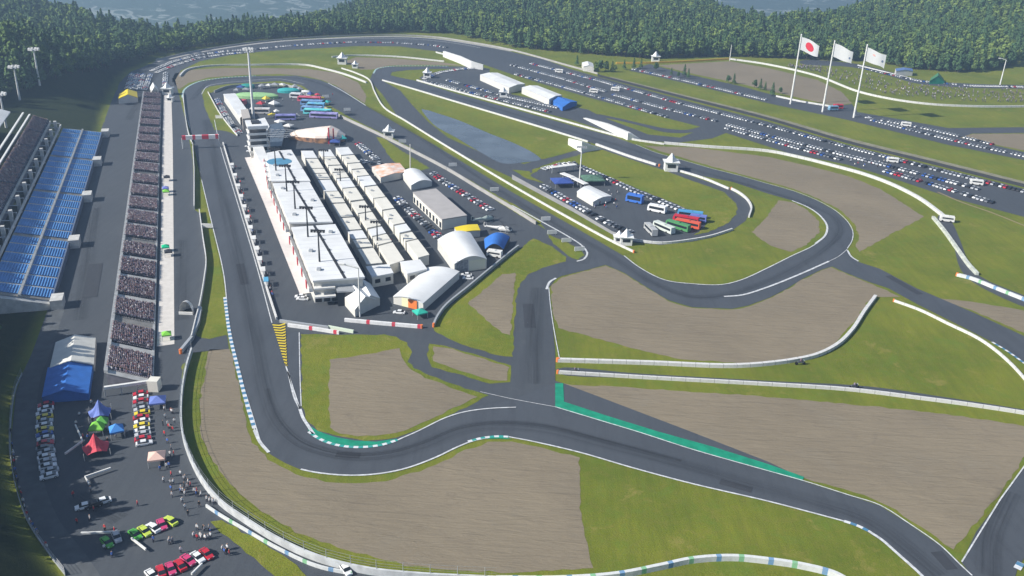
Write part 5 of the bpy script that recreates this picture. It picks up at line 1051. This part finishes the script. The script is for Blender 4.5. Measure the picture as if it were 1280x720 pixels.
for i in sorted(ind, key=lambda i: PX[i]):
    con = pick[i] in (2, 3); side_ = 'left wooded slope' if PX[i] < 160 else ('banked speedway bend' if PX[i] < 640 else ('far grass verge' if PX[i] < 960 else 'spectator hillside'))
    gk = (con, side_); cnt[gk] = cnt.get(gk, 0)+1
    add_tree(X[i], Y[i], Z[i], int(pick[i]), rot[i], scl[i], f"{'pointed conifer' if con else 'rounded green tree'}, {nth(cnt[gk])} from the left at the wood's edge by the {side_}", f"{'conifers' if con else 'broadleaf trees'} at the edge of the wood by the {side_}")
scatter('forest', np.stack([X, Y, Z], -1)[~mask], rot[~mask], scl[~mask], protos, 'dense mixed green forest covering the hills behind the circuit', 'forest', pick[~mask])
for j, (px, s, k) in enumerate([((745, 90), .9, 0), ((750, 89), 1.0, 4), ((757, 90), .95, 4), ((765, 90), .8, 2), ((769, 90), .6, 0), ((780, 87), .75, 2), ((792, 86), .8, 3), ((801, 86), .75, 2), ((820, 89), .8, 4), ((721, 82), .8, 2), ((839, 94), .55, 2), ((855, 96), .9, 2), ((860, 98), .7, 3), ((848, 97), .5, 4), ((910, 104), .7, 4), ((917, 105), .75, 2), ((943, 110), .7, 4), ((950, 112), .75, 2), ((956, 113), .6, 3), ((965, 120), .9, 2), ((975, 117), .55, 4)]):
    c = W(*px); add_tree(c.x, c.y, 0, k, j*1.3, s*.72, f'small dark tree, {nth(j+1)} in the line along the upper road verge', 'small trees along the back straight road', 'small_tree')
# ------------------------------------------------------------------ cars
def car_meshes():
    L, Wd = 4.5, 1.85
    prof = [(-2.25, .35, .62), (-2.2, .78, .8), (-1.2, .95, .88), (1.3, 1.02, .9), (2.15, .92, .82), (2.25, .4, .66)]
    b = MB(); secs = []
    for x, h, w_ in prof: secs.append([Vector((x, -w_, .28)), Vector((x, -w_*1.03, h*.7)), Vector((x, -w_*.93, h)), Vector((x, w_*.93, h)), Vector((x, w_*1.03, h*.7)), Vector((x, w_, .28))])
    for p, q in zip(secs[:-1], secs[1:]):
        for i in range(5): b.face([p[i], p[i+1], q[i+1], q[i]][::-1])
    b.face(secs[0][::-1]); b.face(secs[-1])
    cab = [(-1.25, .93, .80), (-.55, 1.46, .64), (.9, 1.48, .66), (1.75, .98, .78)]
    g_ = MB(); cs_ = [[Vector((x, -w_, z)), Vector((x, w_, z))] for x, z, w_ in cab]
    base = [Vector((x, s*.84, .9)) for x in (-1.25, -.55, .9, 1.75) for s in (-1, 1)]
    g_.face([cs_[0][0], cs_[0][1], cs_[1][1], cs_[1][0]]); g_.face([cs_[2][0], cs_[2][1], cs_[3][1], cs_[3][0]])
    for s, k in ((0, -1), (1, 1)):
        g_.face([cs_[0][s], cs_[1][s], cs_[2][s], cs_[3][s]][::k])
    b.face([cs_[1][0]+Vector((0, 0, .02)), cs_[2][0]+Vector((0, 0, .02)), cs_[2][1]+Vector((0, 0, .02)), cs_[1][1]+Vector((0, 0, .02))])
    b.face([cs_[1][0]+Vector((0, 0, .02)), cs_[2][0]+Vector((0, 0, .02)), cs_[2][0]-Vector((0, .04, .1)), cs_[1][0]-Vector((0, .04, .1))])
    b.face([cs_[1][1]+Vector((0, 0, .02)), cs_[2][1]+Vector((0, 0, .02)), cs_[2][1]+Vector((0, .04, -.1)), cs_[1][1]+Vector((0, .04, -.1))])
    wh = MB(); wh.tube((0, -.11, 0), (0, .11, 0), .33, n=12, m=0); wh.tube((0, -.125, 0), (0, .125, 0), .19, n=8, m=1)
    hl = MB(); hl.box(-.04, .06, -.2, .2, -.08, .08)
    return b, g_, wh, hl
cb, cg, cw, ch = car_meshes()
CB = cb.mesh('car_body', CARPAINT); CG = cg.mesh('car_windows', GLASS); CWH = cw.mesh('car_wheel', [TYRE, STEEL]); CHL = ch.mesh('car_headlight', mat('headlamp', (.75, .76, .78), .15, spec=.8))
def merged(paint_m):
    m = MB()
    for mb_, mi in ((cb, 0), (cg, 1)):
        off_ = len(m.v); m.v += mb_.v; m.f += [tuple(i+off_ for i in f) for f in mb_.f]; m.m += [mi]*len(mb_.f)
    for x in (-1.4, 1.4):
        for s in (-.82, .82): m.tube((x, s-.1, .33), (x, s+.1, .33), .33, n=8, m=2)
    return m.mesh('car', [paint_m, GLASS, TYRE])
CFAR = merged(CARPAINT); CSTUFF = merged(RCAR)
CS = .95
def near_car(p, rz, col, label, group):
    e = empty('parked_car', p, rz, label, 'car', group); e.scale = (CS,)*3
    b = link('body', CB, e); b.color = CARCOLS[col]+(1,); link('windows', CG, e)
    for x in (-1.42, 1.42):
        for s in (-.86, .86): link('wheel', CWH, e, (x, s, .33))
    for s in (-.6, .6): link('headlight', CHL, e, (-2.24, s, .66))
    return e
CARS = []       # (pos, rz, colour, label, group, near)
PALW = ['white']*6+['silver']*4+['black']*2+['red']*2+['blue', 'grey', 'grey']
ROWS_N = [0]
def car_row(pts, spacing, turn, label, group, cols=None, near=False, gap=.06, end='the top', jit=.12, pal=None):
    wp = [W(*q) for q in pts]; seg = [(b-a).length for a, b in zip(wp[:-1], wp[1:])]; tot = sum(seg); n = max(1, int(tot/spacing)); k = 0
    for i in range(n+1 if cols is None else len(cols)):
        s = tot*(i/n if cols is None else (i/(len(cols)-1) if len(cols) > 1 else 0)); j = 0
        while j < len(seg)-1 and s > seg[j]: s -= seg[j]; j += 1
        p = lerp(wp[j], wp[j+1], s/seg[j]); d = wp[j+1]-wp[j]; ang = math.atan2(d.y, d.x)+turn+(math.pi if random.random() < .35 else 0)+random.uniform(-.04, .04)
        if cols is None and random.random() < gap: continue
        k += 1; col = cols[i] if cols else random.choice(pal or PALW); off2 = Vector((-d.y, d.x, 0)).normalized()*random.uniform(-jit, jit)*2
        CARS.append((p+off2, ang, col, f'{col} car, {nth(k)} from {end} of {label}', group, near))
GL = 'cars parked in the lower left car park'
Q = math.pi/2
car_row([(57, 508), (56, 530), (57, 560), (63, 597)], 3, Q, 'the left hand car park row', GL, ['red', 'white', 'white', 'yellow', 'silver', 'white', 'yellow', 'blue', 'white', 'red', 'grey', 'silver', 'white', 'silver', 'white', 'silver', 'white'], True)
car_row([(66, 507), (65, 530), (66, 560), (71, 597)], 3, Q, 'the second row from the left of the lower left car park', GL, ['white', 'red', 'silver', 'white', 'yellow', 'white', 'white', 'silver', 'blue', 'red', 'white', 'grey', 'silver', 'white', 'silver', 'white', 'silver'], True) if False else None
car_row([(176, 494), (177, 520), (180, 556)], 3, Q, 'the row below the kiosk', GL, ['red', 'white', 'red', 'grey', 'silver', 'yellow', 'red', 'white', 'yellow', 'white', 'silver', 'red', 'white'], True)
car_row([(170, 671), (182, 666), (192, 661), (203, 658), (213, 653)], 3, Q+.1, 'the slanting row beside the white rails', GL, ['green', 'lime', 'white', 'pink', 'lime'], True, end='the left')
car_row([(190, 721), (201, 716.5), (214, 713), (226, 708), (236, 703), (247, 699), (258, 694)], 3, Q+.1, 'the slanting row at the bottom edge', GL, ['white', 'red', 'pink', 'red', 'pink', 'white', 'red'], True, end='the left')
for px, col, ang, lab in (((106, 635), 'white', .5, 'white car standing left of the black one in the short slanting row'), ((117, 633), 'black', .6, 'black car in the short slanting row of the lower left car park'), ((128, 629), 'white', .6, 'white car standing right of the black one in the short slanting row'), ((134, 680), 'green', 2.4, 'dark green car beside the straight white rail'), ((146, 673), 'silver', 2.2, 'silver car at the right end of the straight white rail')):
    CARS.append((W(*px), ang, col, lab, GL, True))
for px, col, ang, lab, gp in (((376, 372), 'white', .1, 'white car by the near end of the pit apron, upper of two', 'white course cars in the paddock'), ((378, 375), 'white', 0, 'white car by the near end of the pit apron, lower of two', 'white course cars in the paddock'), ((499, 392), 'white', -.1, 'white car below the hangar with the orange red panel', 'white course cars in the paddock'), ((311, 184), 'white', .1, 'white car beside the control tower, upper of two', 'white course cars in the paddock'), ((313, 190), 'white', .1, 'white car beside the control tower, lower of two', 'white course cars in the paddock'), ((432, 714), 'white', 2.2, 'white car with black windows by the bottom fenced barrier', 'white course cars in the paddock'), ((583, 345), 'white', .1, 'white car parked against the pleated hangar door', 'white course cars in the paddock'), ((585, 349), 'white', 0, 'white car in front of the pleated hangar door', 'white course cars in the paddock'), ((1072, 145), 'grey', .1, 'grey car right of the right hand flagpole', 'cars near the flagpoles'), ((1085, 148), 'white', 0, 'white car right of the right hand flagpole', 'cars near the flagpoles')):
    CARS.append((W(*px), ang, col, lab, gp, True))
GC2 = 'cars parked in the paddock'
car_row([(542, 218), (560, 231), (580, 243), (612, 263)], 2.9, Q, 'the paddock row beside the infield wall', GC2)
car_row([(538, 221), (556, 234), (576, 247), (606, 266)], 2.9, Q, 'the inner double paddock row beside the infield wall', GC2) if False else None
car_row([(497, 249), (515, 267), (530, 280), (548, 297)], 2.9, Q, 'the paddock row left of the grey brown shed', GC2)
car_row([(448, 181), (460, 191), (470, 200)], 2.9, Q, 'the upper paddock row by the lawn', GC2)
car_row([(452, 202), (462, 205), (474, 205)], 2.9, Q, 'the short row above the printed marquee', GC2)
GP = 'cars parked round the coach park'
car_row([(680, 234), (700, 246), (725, 260), (755, 277), (787, 291)], 2.9, Q, 'the lower row of the coach park', GP)
car_row([(680, 212), (700, 207), (718, 205)], 2.9, Q, 'the upper row of the coach park', GP, end='the left')
car_row([(725, 209), (760, 224), (790, 238), (820, 250), (853, 264)], 2.9, Q, 'the long grass side row of the coach park', GP)
GT = 'cars parked beside the far end of the paddock'
car_row([(272, 125), (279, 139), (290, 156), (299, 167)], 3.0, Q, 'the row left of the long white building', GT)
GO = 'cars parked on the banked speedway'
SPEC = [([(664, 80), (747, 101), (850, 130), (960, 158), (1060, 185), (1170, 213), (1290, 243)], 'the uppermost row of the back straight', .05), ([(640, 82), (700, 98), (757, 115)], 'the upper half of the middle row', .05), ([(767, 119), (830, 136), (895, 152)], 'the middle row past the gap', .05), ([(645, 93.5), (700, 108), (770, 128), (833, 147)], 'the lower row of the back straight', .05),
        ([(910, 157), (975, 174), (1060, 196), (1140, 216), (1222, 237)], 'the second row of the right back straight', .04), ([(908, 161), (975, 180), (1050, 200)], 'the third row of the right back straight', .04), ([(1107, 215), (1170, 233), (1240, 254)], 'the lowest row of the right back straight', .05),
        ([(792, 87), (850, 100), (960, 126)], 'the row on the upper road', .06), ([(1090, 151), (1150, 166), (1215, 182), (1280, 196)], 'the lower row of the upper road', .05), ([(1103, 151), (1160, 162), (1220, 176), (1240, 181)], 'the upper row of the upper road', .05),
        ([(563, 60.5), (540, 57), (495, 54), (445, 53), (395, 55.5), (350, 59), (320, 62)], 'the outer bend row', .2), ([(320, 62), (280, 65), (245, 70), (215, 78), (190, 89)], 'the left bend row', .1), ([(316, 65.5), (280, 68.5), (248, 73), (219, 82), (196, 91)], 'the inner left bend row', .1),
        ([(165, 93), (159, 112)], 'the first short row above the yellow tent', 0), ([(172, 93), (166, 112)], 'the second short row above the yellow tent', 0), ([(179, 94), (174, 113)], 'the third short row above the yellow tent', 0), ([(188, 94), (181, 113)], 'the fourth short row above the yellow tent', 0), ([(207, 92), (206, 110)], 'the short row by the gravel', 0),
        ([(530, 99), (550, 91), (575, 87), (602, 86)], 'the curved row left of the sheds', .05), ([(530, 102), (560, 109), (600, 119), (640, 129), (690, 141)], 'the row along the annex wall', .1), ([(560, 101), (600, 112), (640, 123), (700, 136)], 'the row before the sheds', .1), ([(1110, 93), (1150, 102), (1215, 108), (1290, 109.5)], 'the row on the hillside road', .1), ([(1075, 85), (1110, 93)], 'the short row on the hillside road', .05)]
for pts, lab, gp_ in SPEC: car_row(pts, 2.3, Q, lab, GO, gap=gp_, end='the left' if pts[0][0] < pts[-1][0] else 'the right')
CARS.sort(key=lambda c: (not c[5], (c[0]-Vector((0, 0, H))).length))
rest = []
for i, (p, a, col, lab, gp_, near) in enumerate(CARS):
    if i < 297:
        if near: near_car(p, a, col, lab, gp_)
        else:
            o_ = link('parked_car', CFAR, None, p, a); o_.scale = (CS,)*3; o_.color = CARCOLS[col]+(1,); tag(o_, lab, 'car', gp_)
    else: rest.append((p, a))
cproto = bpy.data.objects.new('car_source', CSTUFF)
scatter('parked_cars', [tuple(p+Vector((0, 0, .05))) for p, a in rest], [a for p, a in rest], [CS*.84]*len(rest), [cproto], 'long rows of small parked cars filling the far speedway', 'parked cars')
# ------------------------------------------------------------------ coaches, trucks, vans
def coach(px, ang, col, label, L=12, hgt=3.4, wd=2.7, group='coaches in the coach park', name='coach', catg='coach', mt=None):
    e = empty(name, W(*px), ang, label, catg, group); h = L/2
    b = MB(); pr = [(-h, .5), (-h, 2.0), (-h+.35, hgt-.1), (h-.1, hgt), (h, .5)]
    for s in (-1, 1): b.face([Vector((x, s*wd/2, z)) for x, z in pr][::s])
    for (x0, z0), (x1, z1) in zip(pr, pr[1:]+pr[:1]): b.face([(x0, -wd/2, z0), (x1, -wd/2, z1), (x1, wd/2, z1), (x0, wd/2, z0)][::-1])
    m_ = mt or mat('coach_'+col, CARCOLS.get(col, (.3, .5, .6)), .4); b.build('body', m_, e)
    for s in (-1, 1): g_ = MB(); y = s*(wd/2+.03); g_.face([(-h+.9, y, 1.7), (h-.6, y, 1.7), (h-.6, y, hgt-.6), (-h+.9, y, hgt-.6)]); g_.build('side_windows', GLASS, e)
    g_ = MB(); g_.face([(-h-.03, -wd*.44, 1.4), (-h-.03, wd*.44, 1.4), (-h+.28, wd*.42, hgt-.35), (-h+.28, -wd*.42, hgt-.35)]); g_.build('windscreen', GLASS, e)
    rv = MB(); rv.box(-h*.3, h*.15, -.7, .7, hgt, hgt+.22); rv.build('roof_vent', m_, e)
    for x in (-h*.62, h*.5):
        for s in (-1, 1): w_ = MB(); w_.tube((x, s*(wd/2-.28), .5), (x, s*(wd/2+.02), .5), .5, n=10); w_.build('wheel', TYRE, e)
    return e
coach((862, 272), -.25, 'light_blue', 'light blue coach, topmost of the fan of coaches', mt=mat('coach_blue', (.08, .30, .55), .4))
coach((872, 277), -.35, 'violet', 'short violet coach behind the red ones at the tip of the coach park', 8, mt=mat('coach_violet', (.14, .18, .48), .4))
coach((857, 278.5), -.42, 'red', 'dark red coach below the light blue one')
coach((859, 284), -.5, 'orange', 'orange red coach between the dark red and green coaches', mt=mat('coach_orange', (.62, .10, .05), .4))
coach((847, 286.5), -.72, 'green', 'green coach between the orange red and pale coaches', mt=mat('coach_dark_green', (.08, .26, .10), .4))
coach((829.5, 288.5), -.95, 'pale', 'pale grey green coach in the middle of the fan', mt=mat('coach_pale', (.55, .60, .56), .4))
coach((813, 291), -1.35, 'grey', 'light grey coach at the left end of the fan', 11, mt=mat('coach_grey', (.42, .43, .43), .4))
coach((821, 265), -.5, 'white', 'white coach standing alone in the coach park', 9, 3.6, 3.0)
coach((793, 253), -.5, 'blue', 'bright blue bus standing alone in the coach park', 8.5, 4.2, 3.4, mt=mat('coach_bright', (.05, .16, .55), .4))
GTK = 'race trucks and trailers at the far end of the paddock'
for px, a, L, col, lab in (((387, 127), -.05, 16, (.50, .06, .10), 'red roofed race trailer, topmost of the stack of trailers'), ((390, 131.5), -.05, 15, (.10, .20, .42), 'steel blue race trailer beneath the red roofed one'), ((395, 135), -.05, 12, (.08, .28, .70), 'bright blue awning trailer in the stack of trailers'), ((390, 139.5), -.05, 14, (.50, .08, .12), 'slim red and white trailer in the stack of trailers'), ((397, 143), -.03, 18, (.08, .55, .65), 'cyan roofed race trailer in the stack of trailers'), ((405, 147.5), -.03, 18, (.20, .18, .45), 'purple race trailer beneath the cyan one'), ((300, 131), -.2, 8, (.52, .05, .07), 'short red trailer beside the long white building'), ((325, 142), .1, 13, (.5, .45, .42), 'cream and red hospitality trailer above the control tower'), ((357, 150), .2, 13, (.14, .14, .34), 'dark violet trailer above the glazed pavilion'), ((370, 122.5), -.1, 8, (.6, .62, .64), 'white trailer beside the teal marquee')):
    coach(px, a, 'x', lab, L, 3.6, 4.4, GTK, 'race_trailer', 'trailer', mat('trailer_'+str(px[0]), col, .45, col2=tuple(min(.7, v*1.8+.08) for v in col), vscale=.3))
coach((409, 141.5), -.3, 'y', 'small yellow van at the right end of the trailer stack', 6, 3, 2.6, GTK, 'van', 'van', YELLOW)
for px, a, lab, m_ in (((1047, 136), .1, 'red truck beside the flagpoles', RED), ((1041, 138), .2, 'pale blue truck between the middle and right flagpoles', mat('pale_blue_paint', (.2, .36, .5), .4)), ((678, 103), 0, 'nothing', None)):
    if m_: coach(px, a, 'x', lab, 7, 3.4, 2.8, 'trucks near the flagpoles', 'truck', 'truck', m_)
for px, lab in (((699, 91), 'white service van on the back straight, leftmost of five'), ((742, 116), 'white service van on the back straight, second from the left'), ((769, 114), 'white service van on the back straight, third from the left'), ((1115, 203), 'white service van between the right rows of the back straight'), ((1220, 231), 'white service van at the right end of the back straight'), ((1132, 158), 'white service van among the cars of the upper road'), ((1183, 277), 'white recovery van beside the right hand barrier'), ((618, 321), 'white van under the blue awning tent')):
    coach(px, -.3, 'x', lab, 6.5, 3.0, 2.6, 'white service vans', 'van', 'van', WHITE)
# helicopters
def heli(px, ang, m_, label):
    e = empty('helicopter', W(*px), ang, label, 'helicopter', 'helicopters parked in the paddock'); b = MB(); prof = [(-4.2, 1.2, .2), (-3.4, 1.35, .9), (-1.8, 1.6, 1.25), (.8, 1.7, 1.2), (2.4, 1.9, .7), (8.2, 2.2, .22)]; R_ = []
    for x, z, r_ in prof: R_.append([Vector((x, r_*math.cos(i*math.pi/5), z+r_*math.sin(i*math.pi/5))) for i in range(10)])
    for p, q in zip(R_[:-1], R_[1:]):
        for i in range(10): b.face([p[i], p[(i+1) % 10], q[(i+1) % 10], q[i]])
    b.face(R_[0]); b.build('fuselage', m_, e)
    t = MB(); t.box(7.4, 8.5, -.08, .08, 2.1, 3.8); t.box(7.2, 8.0, -1.2, 1.2, 2.2, 2.3); t.build('tail_fin', m_, e)
    g_ = MB(); g_.ball((-3.0, 0, 1.6), .95, n=10, k=6); g_.build('canopy', GLASS, e)
    r_ = MB(); r_.tube((-.4, 0, 2.8), (-.4, 0, 3.3), .15, n=6)
    for a in range(4): r_.box(.2, 5.4, -.16, .16, 3.28, 3.34, T=Matrix.Translation((-.4, 0, 0))@Matrix.Rotation(a*Q+.4, 4, 'Z'))
    r_.build('rotor', DARK, e); r2_ = MB(); r2_.box(7.6, 8.2, .12, .16, 2.2, 3.8); r2_.build('tail_rotor', DARK, e)
    for s in (-1, 1): k = MB(); k.tube((-2.8, s*1.2, .15), (1.6, s*1.2, .15), .09, n=5); k.tube((-1.6, s*1.2, .15), (-1.6, s*.6, .7), .07, n=4); k.tube((.6, s*1.2, .15), (.6, s*.6, .7), .07, n=4); k.build('skid', STEEL, e)
heli((628, 290), math.pi-.15, WHITE, 'white helicopter beside the blue awning tent')
heli((608, 277), math.pi+.65, mat('heli_grey_green', (.40, .47, .44), .4), 'grey green helicopter above the white one')
# ------------------------------------------------------------------ people
def person_mesh(name, cloth, seated=False, seed=0):
    pose = seed; V = [(0, 0, .95), (0, 0, 1.15), (0, .01, 1.38), (0, .01, 1.5), (0, .03, 1.66)]; E_ = [(0, 1), (1, 2), (2, 3), (3, 4)]; R_ = [.15, .13, .17, .06, .105]
    def chain(root, pts, rr):
        i = root
        for p, q in zip(pts, rr): V.append(p); R_.append(q); E_.append((i, len(V)-1)); i = len(V)-1
    for s in (-1, 1):
        sw = .10*s*(1 if pose % 2 else -.6)
        if seated: chain(0, [(s*.1, .05, .92), (s*.12, .45, .95), (s*.12, .47, .52), (s*.12, .6, .48)], [.11, .08, .055, .045])
        else: chain(0, [(s*.1, 0, .88), (s*.11, sw+.02, .48), (s*.12, sw*1.6, .07), (s*.12, sw*1.6+.14, .04)], [.10, .07, .045, .045])
        chain(2, [(s*.21, 0, 1.38), (s*.27, -sw*.4, 1.12), (s*.25, .10-sw*.8, .88), (s*.25, .14-sw, .80)], [.065, .05, .04, .04])
    me = bpy.data.meshes.new(name); me.from_pydata(V, E_, []); o_ = bpy.data.objects.new(name, me); COL.objects.link(o_)
    md = o_.modifiers.new('skin', 'SKIN'); sv = me.skin_vertices[0].data
    for i, rr in enumerate(R_): sv[i].radius = (rr, rr*.8); sv[i].use_root = (i == 0)
    dg = bpy.context.evaluated_depsgraph_get(); ev = o_.evaluated_get(dg); m2 = bpy.data.meshes.new_from_object(ev); m2.name = name
    bpy.data.objects.remove(o_); m2.materials.clear()
    for m_ in (cloth, TROUSER, SKIN, DARK): m2.materials.append(m_)
    for p in m2.polygons:
        c = p.center; p.material_index = 1 if c.z < .93 and abs(c.x) < .2 else (2 if c.z > 1.47 and c.z < 1.68 and c.y > -.02 or (abs(c.x) > .2 and c.z < .9) else (3 if c.z > 1.6 else 0))
    return m2
PM = [person_mesh('person', CLOTH, False, k) for k in (0, 1)]
PSEAT = person_mesh('spectator', RSHIRT, True, 0); PSTAND = person_mesh('spectator', RSHIRT, False, 1)
SH = {'white': (.7, .7, .7), 'red': (.5, .05, .06), 'blue': (.08, .16, .45), 'black': (.03, .03, .03), 'grey': (.3, .3, .32), 'yellow': (.65, .55, .08)}
PS = 1.08
def person(p, col, label, group, rz=None, z=0.0):
    o_ = link('person', random.choice(PM), None, (p.x, p.y, p.z+z), random.uniform(0, 6.28) if rz is None else rz); o_.scale = (PS,)*3; o_.color = SH[col]+(1,)
    return tag(o_, label, 'person', group)
def crowd(n, fn, where, group):
    L_ = sorted([(fn(), random.choice(['white', 'white', 'white', 'grey', 'red', 'blue', 'black'])) for i in range(n)], key=lambda a: proj(a[0])[0]); c_ = {}
    for p, col in L_:
        c_[col] = c_.get(col, 0)+1; person(p, col, f'{col} topped person, {nth(c_[col])} from left, {where}', group+f' in {col}')
def inbox(x0, x1, y0, y1): return lambda: W(random.uniform(x0, x1), random.uniform(y0, y1))
crowd(30, lambda: (lambda t: W(207+t*40+random.uniform(-12, 9), 585+t*55+random.uniform(-22, 16)))(random.random()), 'walking beside the fenced barrier', 'people beside the fenced barrier')
crowd(20, inbox(198, 222, 508, 578), 'standing between the parked row and the fenced barrier', 'people between the parked row and the barrier')
crowd(9, lambda: (lambda t: W(246+t*30+random.uniform(-2, 2), 618+t*20+random.uniform(-3, 3)))(random.random()), 'queueing along the fenced barrier', 'people queueing by the barrier')
crowd(12, inbox(236, 266, 660, 676), 'crossing the car park near the yellow green verge', 'people near the verge')
crowd(6, inbox(278, 290, 684, 696), 'on the road right of the red cars', 'people right of the red cars')
crowd(16, inbox(92, 160, 505, 560), 'among the coloured tents', 'people among the tents')
crowd(12, inbox(80, 230, 600, 700), 'walking alone across the lower left car park', 'people walking across the car park')
crowd(6, lambda: W(random.choice([192, 195, 212, 216]), 679+random.uniform(-2, 2)), 'in a small group below the slanting row of five', 'people below the slanting row')
crowd(40, lambda: (lambda t: W(289+t*50+random.uniform(1, 4), 203+t*170))(random.random()), 'standing behind the pit wall', 'people behind the pit wall')
crowd(28, lambda: (lambda i: W(17+20*(i/40)**1.5 if False else float(np.interp(i, [0, 20, 40, 50], [14, 20, 36, 60])), float(np.interp(i, [0, 20, 40, 50], [540, 595, 652, 688]))))(random.uniform(0, 50)), 'leaning on the wire fence at the left edge', 'people along the wire fence')
crowd(24, inbox(742, 772, 240, 262), 'beside the white marquee in the coach park', 'people beside the coach park marquee')
crowd(14, inbox(300, 420, 118, 130), 'in the upper paddock', 'people in the upper paddock')
crowd(14, inbox(430, 560, 205, 330), 'between the cabins and sheds', 'people between the cabins and sheds')
crowd(12, inbox(1060, 1105, 200, 212), 'walking between the rows on the back straight', 'people on the back straight')
# motorcycles with riders
def bike(px, ang, label, plabel):
    c = W(*px); e = empty('motorcycle', c, ang, label, 'motorcycle', 'motorcycles on the narrow road'); b = MB(); b.box(-.7, .75, -.2, .2, .55, 1.0, top=(.15, .05)); b.box(.1, .6, -.16, .16, .95, 1.15); b.build('body', mat('bike_paint', (.08, .09, .1), .4), e)
    for x in (-.85, .85): w_ = MB(); w_.tube((x, -.09, .36), (x, .09, .36), .36, n=12); w_.build('wheel', TYRE, e)
    h_ = MB(); h_.tube((.75, -.4, 1.15), (.75, .4, 1.15), .04, n=5); h_.tube((.85, 0, .36), (.7, 0, 1.15), .06, n=5); h_.build('handlebar', STEEL, e); e.scale = (1.5,)*3
    o_ = link('person', PSEAT, None, (c.x, c.y, .25), ang-Q); o_.scale = (1.25,)*3; tag(o_, plabel, 'person', 'motorcycle riders')
bike((1067, 486), .2, 'dark motorcycle on the narrow road', 'rider in light clothes seated on the motorcycle on the narrow road')
bike((1000, 456), .1, 'dark motorcycle beside the thick tyre wall', 'rider seated on the motorcycle beside the thick tyre wall')
bike((718, 467), .1, 'motorcycle at the left end of the narrow road', 'rider seated on the motorcycle at the left end of the narrow road')
# seated crowds
def seat_points(F0, F1, B0, B1, rows, spans, fill, pitch=.62):
    out_ = []; L = (F1-F0).length
    for i in range(rows):
        z = bil(F0, F1, B0, B1, 0, (i+1)/rows).z
        for s0, s1 in spans:
            n = int((s1-s0)*L/pitch)
            for k in range(n):
                if random.random() < fill:
                    q = bil(F0, F1, B0, B1, lerp(s0, s1, (k+.5)/n), (i+.5)/rows); out_.append((q.x+random.uniform(-.08, .08), q.y+random.uniform(-.08, .08), z-.35))
    return out_
fac = math.atan2(-ac.y, -ac.x)-Q
pts = seat_points(CF0, CF1, CB0, CB1, CROWS, gaps2, .8, .72)
bk2 = (CB0-CF0); fac2 = math.atan2(-bk2.y, -bk2.x)-Q
near_pts = sorted(pts, key=lambda p: p[1])[:40]
for j, p in enumerate(sorted(near_pts)): 
    o_ = link('person', PSEAT, None, p, fac2); o_.scale = (1.15,)*3; tag(o_, f'{nth(j+1)} seated spectator from the left in the nearest rows of the crowded grandstand', 'person', 'spectators in the nearest block')
near_set = set(near_pts); pts = [p for p in pts if p not in near_set]
ps = bpy.data.objects.new('spectator_source', PSEAT); ps2 = bpy.data.objects.new('spectator_source', PSTAND)
scatter('seated_spectators', pts, [fac2+random.uniform(-.3, .3) for _ in pts], [random.uniform(.92, 1.08) for _ in pts], [ps], 'spectators packed into the long narrow grandstand', 'crowd')
pts = seat_points(UF0, UF1, UB0, UB1, 16, [(i/8+.004, (i+1)/8-.004) for i in range(8)], .85, .75)
scatter('upper_deck_spectators', pts, [fac+random.uniform(-.3, .3) for _ in pts], [random.uniform(1.05, 1.25) for _ in pts], [ps], 'spectators packed into the upper deck above the blue seats', 'crowd')
# spectators on the hillside
hx = [985, 1022, 1070, 1110, 1160, 1220, 1300]; hi_ = [81, 84, 90, 99, 107.5, 112, 113]; lo_ = [84, 91, 109, 118, 125.5, 128, 129]; pts = []
for _ in range(520):
    x = random.uniform(985, 1300); t = random.random(); y = lerp(np.interp(x, hx, hi_), np.interp(x, hx, lo_), t); q = W(x, y); pts.append((q.x, q.y, .02))
scatter('hillside_spectators', pts, [random.uniform(0, 6.28) for _ in pts], [random.uniform(1.1, 1.5) for _ in pts], [ps2], 'spectators scattered over the grassy hillside at the upper right', 'crowd')
